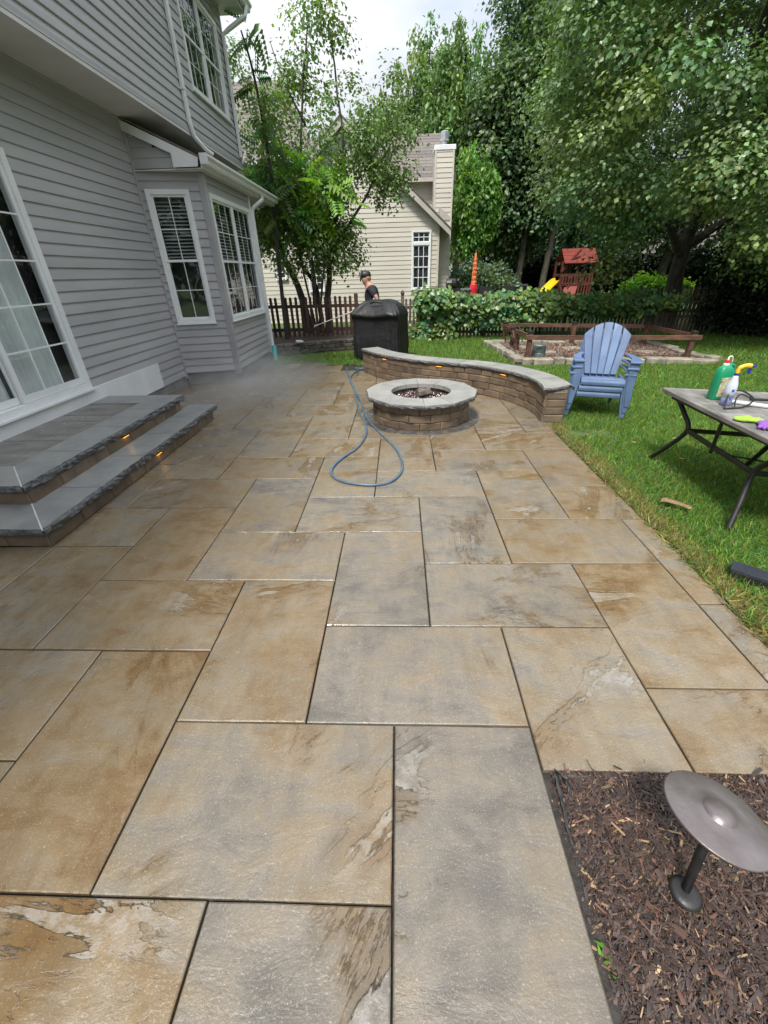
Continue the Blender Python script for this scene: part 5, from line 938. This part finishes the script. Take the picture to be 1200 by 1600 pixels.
# far wood closing the view (nobody could count its trees)
n = 700; cw = np.stack([rng.uniform(-14, 46, n), rng.uniform(42, 50, n), rng.uniform(.2, 7.5, n)], 1); P, k = cloud(cw, 50, .8); c = tint(n, (.06, .115, .042), .25)[k] * np.exp(rng.normal(0, .2, (len(P), 1)))
leaves('far_and_added_wood', P, rng.uniform(.4, .7, len(P)), c, QUAD, M_leaf, None, 'stuff')
n = 500; an = rng.uniform(math.radians(-75), math.radians(95), n); rd = rng.uniform(24, 31, n); cw = np.stack([4 + rd * np.cos(an - math.radians(35)), -2 + rd * np.sin(an - math.radians(35)), rng.uniform(.3, 9, n)], 1); cw = cw[cw[:, 1] < 14]; n = len(cw); P, k = cloud(cw, 40, 1.0); c = tint(n, (.055, .10, .04), .25)[k] * np.exp(rng.normal(0, .2, (len(P), 1)))
leaves('far_and_added_wood', P, rng.uniform(.5, .9, len(P)), c, QUAD, M_leaf, None, 'stuff')  # trees out of view, added so the windows mirror dark foliage
def bush(name, label, ells, per, sig, size, colr, base, tmpl=QUAD, **kw):
    r = thing(name, label, 'bush', base); cent = np.concatenate([ell(*e) for e in ells]); cent = cent[cent[:, 2] > .02]; P, k = cloud(cent, per, sig); P = P[P[:, 2] > -.02] if False else P
    kc = tint(len(cent), colr, .2); leaves('foliage', P, size * rng.uniform(.6, 1.3, len(P)), kc[k] * np.exp(rng.normal(0, .22, (len(P), 1))), tmpl, M_leaf, r, None, **kw)
    MB().tube([(base[0], base[1], -.2), (base[0], base[1], .7)], .04, 6).build('stem', M_bark, r); return r
bush('grey_green_bush', 'wide grey-green bush beyond the patio umbrella', [((3.8, 22, 1.0), (1.7, .9, 1.05), 100, .3), ((2.6, 22.2, .8), (.9, .7, .9), 40, .3)], 90, .22, .13, (.11, .175, .10), (3.7, 22, -.05), up=.2, droop=-.3)
bush('hosta_clump', 'bright lime green plants glowing in sunlight beyond the big tree trunk', [((9.4, 18.2, 1.0), (.85, .4, .42), 40, .2), ((10.7, 18.2, .95), (.3, .3, .35), 14, .2)], 110, .14, .11, (.26, .48, .035), (9.4, 18.2, -.05), ROUND, up=.6, droop=.4)
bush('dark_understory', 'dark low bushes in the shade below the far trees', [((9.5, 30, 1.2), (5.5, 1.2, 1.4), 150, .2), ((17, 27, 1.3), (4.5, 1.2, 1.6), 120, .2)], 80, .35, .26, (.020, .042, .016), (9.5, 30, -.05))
vr = thing('grapevine', 'leafy grapevine sprawling over the weathered picket fence', 'vine', (3.3, 13.4, -.05))
n = 520; t = rng.random(n); cx = .62 + 6.2 * t; top = 1.12 + .16 * np.sin(cx * 2.1) * .5 - .035 * (cx - 1) ; lowz = np.where(cx < 4.2, .40, .66); cz = top - (top - lowz) * rng.random(n) ** 1.5; cv = np.stack([cx, 13.36 + rng.normal(0, .13, n) - .12 * (cz > .8), cz], 1)
cv = np.concatenate([cv, np.stack([rng.uniform(.5, 1.5, 40), 13.35 + rng.normal(0, .1, 40), rng.uniform(.05, .35, 40)], 1), np.stack([rng.uniform(5.8, 8.2, 45), 13.4 + rng.normal(0, .1, 45), rng.uniform(.72, .98, 45)], 1)])
P, k = cloud(cv, 22, .115, (1, .8, .8)); kc = tint(len(cv), (.135, .23, .072), .26, .16); leaves('foliage', P, rng.uniform(.07, .14, len(P)), kc[k] * np.exp(rng.normal(0, .22, (len(P), 1))), ROUND, M_leaf_gloss, vr, None, up=.2, droop=.6, nrm=np.array([[0, -1.0, .55]]))
MB().tube(spline([(1.2, 13.45, -.1), (1.6, 13.45, .6), (2.6, 13.45, .9), (4.2, 13.45, .8), (5.8, 13.45, .9)], 6), .018, 6).build('vine_stem', M_bark, vr)
# ------------------------------------------------------------------ beige neighbour house
nh = thing('beige_house', 'beige sided neighbour house with a gable and a boxed chimney beyond the fence', 'house', (-2, 19, 0))
Yn = 19.0; ap = (-1.95, 6.36); EV = 3.42; xl, xr = -8.5, 1.54; SLP = .842
lap = MB(); z = 0
def lapstrip(mb, x0, x1, z, h, y, ny=-1):
    mb.add([(x0, y + ny * .018, z), (x1, y + ny * .018, z), (x1, y + ny * .003, z + h), (x0, y + ny * .003, z + h), (x0, y, z), (x1, y, z)], [(0, 1, 2, 3), (0, 4, 5, 1)])
while z < ap[1] - .1:
    h = .155; zz = z + h * .5
    if zz < EV: lapstrip(lap, xl, xr, z, h, Yn)
    else: lapstrip(lap, ap[0] - (ap[1] - zz) / SLP, ap[0] + (ap[1] - zz) / SLP, z, h, Yn)
    z += h
lo = lap.build('siding', M_beige, nh); lo['kind'] = 'stuff'
MB().add([(xl, Yn + .01, 0), (xr, Yn + .01, 0), (xr, Yn + .01, EV), (ap[0], Yn + .01, ap[1]), (ap[0] - (ap[1] - EV) / SLP, Yn + .01, EV), (xl, Yn + .01, EV)], [(0, 1, 2, 3, 4, 5)]).build('wall', M_beige, nh)
MB().box(xr - .05, xr + .03, Yn - .03, Yn + .05, 0, EV).build('corner_post', M_beige, nh)
sw_ = MB(); z = 0
while z < EV - .05:
    sw_.add([(xr + .015, Yn + .05, z), (xr + .015, 23, z), (xr, 23, z + .155), (xr, Yn + .05, z + .155)], [(0, 1, 2, 3)]); z += .155
q_ = sw_.build('side_siding', M_beige, nh); q_['kind'] = 'stuff'
M_taupe = pmat('taupe_trim', two((.40, .36, .32), (.48, .44, .39)), 2, (.5, .6))
for s in (1, -1):
    X0 = ap[0]; X1 = ap[0] + s * ((ap[1] - EV) / SLP + .42); z1_ = ap[1] - (abs(X1 - ap[0])) * SLP
    a, b = (X0, ap[1] + .04), (X1, z1_ + .04); ol = [a, b, (b[0], b[1] - .20), (X0, a[1] - .26)]; ol = ol if s < 0 else ol[::-1]
    MB().extr(ol, (0, Yn - .30, 0), (0, Yn - .26, 0), (1, 0, 0)).build('rake_board', M_taupe, nh)
    MB().extr([(a[0], a[1] + .06), (b[0] + s * .04, b[1] + .03), (b[0] + s * .04, b[1] - .02), (a[0], a[1] + .01)], (0, Yn - .33, 0), (0, 24, 0), (1, 0, 0)).build('gable_roof', M_roof, nh)
MB().extr([(xr - .02, EV - .02), (xr + .40, EV - .02), (xr + .40, EV + .06), (xr + .2, EV + .22), (xr - .02, EV + .38)], (0, Yn - .29, 0), (0, Yn - .02, 0), (1, 0, 0)).build('eave_return', M_taupe, nh)
def shrows(x0, x1, y0, z0, y1, z1_, n, ins=(0, 0)):
    for i in range(n):
        t0, t1 = i / n, (i + 1) / n; L0 = lambda t: x0 + ins[0] * t; R0 = lambda t: x1 - ins[1] * t
        m = MB(); m.add([(L0(t0), y0 + (y1 - y0) * t0, z0 + (z1_ - z0) * t0 + .02), (R0(t0), y0 + (y1 - y0) * t0, z0 + (z1_ - z0) * t0 + .02), (R0(t1), y0 + (y1 - y0) * t1, z0 + (z1_ - z0) * t1 + .005), (L0(t1), y0 + (y1 - y0) * t1, z0 + (z1_ - z0) * t1 + .005), (L0(t0), y0 + (y1 - y0) * t0, z0 + (z1_ - z0) * t0 - .01), (R0(t0), y0 + (y1 - y0) * t0, z0 + (z1_ - z0) * t0 - .01)], [(0, 1, 2, 3), (0, 4, 5, 1)])
        m.build('shingle_course', M_roof, nh)
shrows(-4.2, 2.25, 20.55, 4.95, 24, 7.0, 14, (0, .3)); MB().box(-4.2, 2.25, 20.5, 20.56, 4.82, 4.95).build('fascia', M_taupe, nh)
bk = MB(); z = 0
while z < 4.85: lapstrip(bk, -4.2, 2.0, z, .155, 20.9); z += .155
q_ = bk.build('rear_siding', M_beige, nh); q_['kind'] = 'stuff'; MB().box(-4.2, 1.99, 20.91, 24, 0, 4.9).build('wall', M_beige, nh); MB().box(-4.2, 2.2, 20.56, 20.9, 4.83, 4.86).build('soffit', M_taupe, nh)
shrows(-9.5, -3.0, 20.2, 5.6, 24, 8.9, 18, (2.2, 1.9)); MB().box(-9.5, -3.9, 20.9, 27, 0, 5.6).build('wall', M_beige, nh)
# boxed chimney with a steel flue
cx0, cx1, cy0, cy1, cz = 1.36, 2.08, 19.75, 20.5, 5.72
ck = MB(); z = 0
while z < cz - .08:
    for sgn in (0,): lapstrip(ck, cx0, cx1, z, .15, cy0)
    ck.add([(cx1 + .015, cy0, z), (cx1 + .015, cy1, z), (cx1, cy1, z + .15), (cx1, cy0, z + .15)], [(0, 1, 2, 3)]); z += .15
q_ = ck.build('chimney_siding', M_beige, nh); q_['kind'] = 'stuff'; MB().box(cx0, cx1, cy0 + .002, cy1, 0, cz).build('chimney', M_beige, nh); MB().box(cx0 - .03, cx1 + .04, cy0 - .035, cy1 + .03, cz - .12, cz + .03).build('chimney_cap', M_white, nh, bevel=.01)
for x in (cx0, cx1 - .06): MB().box(x, x + .06, cy0 - .028, cy0, 0, cz - .12).build('chimney_corner', M_beige, nh)
M_steel = pmat('galvanised_flue', two((.45, .46, .47), (.6, .61, .62)), 9, (.28, .42), metal=.8); fc_ = ((cx0 + cx1) / 2, 20.1, cz + .03)
fl = MB().lathe([(.11, 0), (.11, .18), (.16, .20), (.16, .42), (.13, .44), (.02, .45)], fc_, 20).build('flue', M_steel, nh, smooth=False)
def nwin(x, z0, w_, h, cols, rows, double=True, transom=0):
    window((x, Yn - .075), (1, 0), w_, z0, z0 + h - transom, 1, cols, rows, trim=.06, parent=nh, sash=double, sill=False, muntin=.024)
    if transom: window((x, Yn - .077), (1, 0), w_, z0 + h - transom - .02, z0 + h, 1, cols, 2, trim=.06, parent=nh, sash=False, sill=False, muntin=.024)
nwin(.50, 1.13, .75, 2.0, 3, 2, True, .42); nwin(-4.95, 1.60, .46, .95, 2, 2); nwin(-3.63, 1.15, .62, 1.16, 2, 2)
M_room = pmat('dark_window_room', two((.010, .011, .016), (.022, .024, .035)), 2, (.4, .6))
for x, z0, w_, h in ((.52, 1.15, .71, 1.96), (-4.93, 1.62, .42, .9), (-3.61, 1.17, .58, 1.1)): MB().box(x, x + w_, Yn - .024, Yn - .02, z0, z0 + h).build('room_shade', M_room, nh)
# ------------------------------------------------------------------ yard beyond: umbrella, grill, chairs, playset, far houses
M_umb = pmat('orange_umbrella_cloth', [(.36, (.42, .03, .02)), (.48, (.62, .10, .03)), (.6, (.70, .33, .10))], 16, (.7, .9)); um = thing('closed_umbrella', 'closed orange and red patio umbrella standing beyond the fence', 'umbrella', (2.86, 18, 0))
pts = [(2.86, 18, z) for z in np.linspace(1.28, 2.33, 15)]; MB().tube(pts, [.098, .105, .085, .10, .08, .096, .075, .09, .07, .082, .062, .066, .05, .04, .02], 9).build('canopy', M_umb, um); MB().lathe([(.10, .90), (.15, .95), (.155, 1.15), (.135, 1.28), (.12, 1.30)], (2.86, 18, 0), 10).build('canopy_cover', flat('crimson_cloth', (.62, .015, .04)), um); MB().tube([(2.86, 18, -.05), (2.86, 18, 2.42)], .02, 8).build('pole', M_wood_old, um); MB().lathe([(.25, -.02), (.25, .05), (.06, .09)], (2.86, 18, 0), 16).build('base', M_black, um)
fg = thing('far_grill', 'small black barbecue grill beside the beige house corner', 'grill', (2.1, 18, 0)); MB().lathe([(.06, -.30), (.17, -.28), (.20, -.1), (.17, .06), (.06, .12)], (2.1, 18, 1.33), 14, M=Matrix.Rotation(pi / 2, 3, 'Y') @ Matrix.Scale(1.0, 3)).build('lid', M_black, fg); MB().box(1.85, 2.35, 17.8, 18.2, .6, 1.18).build('cabinet', M_black, fg); MB().box(2.36, 2.75, 17.85, 18.15, 1.12, 1.17).build('side_shelf', M_steel, fg)
def fchair(x, a, lab):
    r = thing('sling_chair', lab, 'chair', (x, 17.7, 0), a, 'dark sling chairs beyond the vine'); m = flat('dark_sling', (.03, .03, .032), .7)
    MB().bar((0, .22, .42), (0, .36, 1.24), .46, .012, (0, 1, 0)).build('backrest', m, r, world=False); MB().box(-.23, .23, -.25, .22, .41, .43).build('seat', m, r, world=False)
    for s in (-1, 1): MB().tube([(s * .25, -.28, 0), (s * .25, -.26, .62), (s * .25, .25, .62), (s * .25, .37, 1.26)], .014, 6).build('frame', M_black, r, world=False); MB().tube([(s * .25, .25, .62), (s * .25, .38, 0)], .014, 6).build('leg', M_black, r, world=False)
fchair(3.28, math.radians(170), 'dark sling chair just right of the closed umbrella'); fchair(4.15, math.radians(160), 'dark sling chair nearer the playset slide')
tg = thing('covered_bench', 'dark boxy covered furniture right of the sling chairs', 'bench', (4.55, 18, 0)); MB().box(4.2, 4.95, 17.9, 18.4, 0, 1.26).build('cover', M_cover, tg, bevel=.05); MB().box(4.25, 4.9, 17.87, 17.9, .2, .9).build('cover_flap', M_cover, tg)
M_rw = pmat('red_cedar', two((.075, .018, .012), (.14, .036, .022)), 8, (.5, .7), rnd=.2); M_rroof = flat('red_roof_panel', (.21, .038, .028), .6)
ps = thing('playset', 'red cedar playset tower with a yellow slide under the trees', 'playset', (8.7, 24, 0))
for x in (8.0, 8.75, 9.5):
    for y in (23.6, 24.6): MB().box(x - .05, x + .05, y - .05, y + .05, -.1, 2.05 if x < 9.4 else 1.9).build('post', M_rw, ps)
for z in (1.05, 1.45): MB().bar((7.95, 23.55, z), (9.55, 23.55, z), .05, .12).build('rail', M_rw, ps); MB().bar((7.95, 24.65, z), (9.55, 24.65, z), .05, .12).build('rail', M_rw, ps)
MB().box(7.95, 9.55, 23.6, 24.6, .92, .98).build('deck', M_rw, ps)
for k in range(11): x = 8.1 + k * .14; MB().box(x - .035, x + .035, 23.5, 23.53, .55 if x > 8.7 else 1.05, 1.42).build('slat', M_rw, ps)
for k in range(4):
    a, b = k / 4, (k + 1) / 4
    for s in (-1, 1): MB().add([(8.0, 24.1 + s * .75 * (1 - a), 1.95 + .62 * a + .02), (9.6, 24.1 + s * .75 * (1 - a), 1.95 + .62 * a + .02), (9.6, 24.1 + s * .75 * (1 - b), 1.95 + .62 * b), (8.0, 24.1 + s * .75 * (1 - b), 1.95 + .62 * b), (8.0, 24.1 + s * .75 * (1 - a), 1.95 + .62 * a - .01), (9.6, 24.1 + s * .75 * (1 - a), 1.95 + .62 * a - .01)], [(0, 1, 2, 3), (0, 4, 5, 1)]).build('roof_panel', M_rroof, ps)
for a, b in (((7.95, 23.5, 1.6), (8.75, 23.5, 2.5)), ((8.02, 23.5, 1.0), (8.35, 23.4, .1)), ((8.45, 23.5, 1.0), (8.1, 23.3, .1))): MB().bar(a, b, .06, .09).build('beam', M_rw, ps)
MB().bar((8.55, 23.5, .95), (8.05, 22.6, .0), .6, .05).build('climbing_ramp', M_rroof, ps)
sl2 = MB(); sp2 = spline([(8.1, 24.0, 1.18), (7.9, 23.9, 1.16), (7.55, 23.6, .95), (7.2, 23.3, .68), (6.9, 23.0, .42), (6.5, 22.7, .25)], 5)
V = []
for p in sp2:
    for o, z in ((-.26, .14), (-.24, .02), (0, 0), (.24, .02), (.26, .14)): V.append((p.x + o * .65, p.y + o * -.75, p.z + z))
n = len(sp2); sl2.add(V, [(i * 5 + j, i * 5 + j + 1, (i + 1) * 5 + j + 1, (i + 1) * 5 + j) for i in range(n - 1) for j in range(4)]); so2 = sl2.build('slide', flat('yellow_slide', (.72, .52, .02), .35), ps, smooth=True); so2.modifiers.new('solid', 'SOLIDIFY').thickness = .03
M_farw = flat('pale_far_siding', (.55, .56, .55), .7)
def far_house(lab, x0, x1, y, zt, za):
    r = thing('far_house', lab, 'house', ((x0 + x1) / 2, y, 0)); xm = (x0 + x1) / 2
    MB().extr([(x0, 0), (x1, 0), (x1, zt), (xm, za), (x0, zt)], (0, y, 0), (0, y + 7, 0), (1, 0, 0)).build('wall', M_farw, r)
    for s in (-1, 1): xe = xm + s * ((x1 - x0) / 2 + .3); MB().add([(xm, y - .3, za + .05), (xe, y - .3, zt - .12), (xe, y + 7.3, zt - .12), (xm, y + 7.3, za + .05), (xm, y - .3, za + .2), (xe, y - .3, zt + .03), (xe, y + 7.3, zt + .03), (xm, y + 7.3, za + .2)], [(0, 1, 2, 3), (4, 7, 6, 5), (0, 4, 5, 1), (1, 5, 6, 2), (2, 6, 7, 3)]).build('roof', M_roof, r)
    f = MB().box(xm - .5, xm + .5, y - .03, y - .005, .9, 1.9).build('window', M_white, r); MB().box(xm - .42, xm + .42, y - .04, y - .032, .98, 1.82).build('pane', M_glass, f).location = (0, 0, 0)
far_house('pale far house glimpsed behind the closed umbrella', 3.6, 7.4, 38, 2.4, 3.8); far_house('white far house glimpsed through leaves right of the maple trunk', 20.5, 25.5, 34, 2.6, 4.4)
# ------------------------------------------------------------------ mist from the pressure washer near the house corner
mg = NG('washer_mist'); mg.t.nodes.remove(mg.b); tcn = mg.n('TexCoord').outputs['Object']; ln_ = mg.n('VectorMath', {0: tcn}, operation='LENGTH').outputs['Value']
den = mg.math('MULTIPLY', mg.math('POWER', mg.math('SUBTRACT', 1, ln_, clamp=True), 1.3), mg.math('MULTIPLY_ADD', mg.noise(tcn, 2.2, 2), 1.4, -.25, clamp=True))
pv = mg.n('VolumePrincipled', {'Color': (.99, .99, 1, 1), 'Density': mg.math('MULTIPLY', den, 1.3), 'Anisotropy': .2}); mg.t.links.new(pv.outputs[0], mg.out.inputs['Volume'])
mi = MB().lathe([(math.sin(a), -math.cos(a)) for a in np.linspace(.02, pi - .02, 12)], k=20).build('mist', mg.m); mi.location = (-2.7, 7.7, .16); mi.scale = (1.5, 3.0, .42); mi.rotation_euler.z = .1; mi['kind'] = 'stuff'
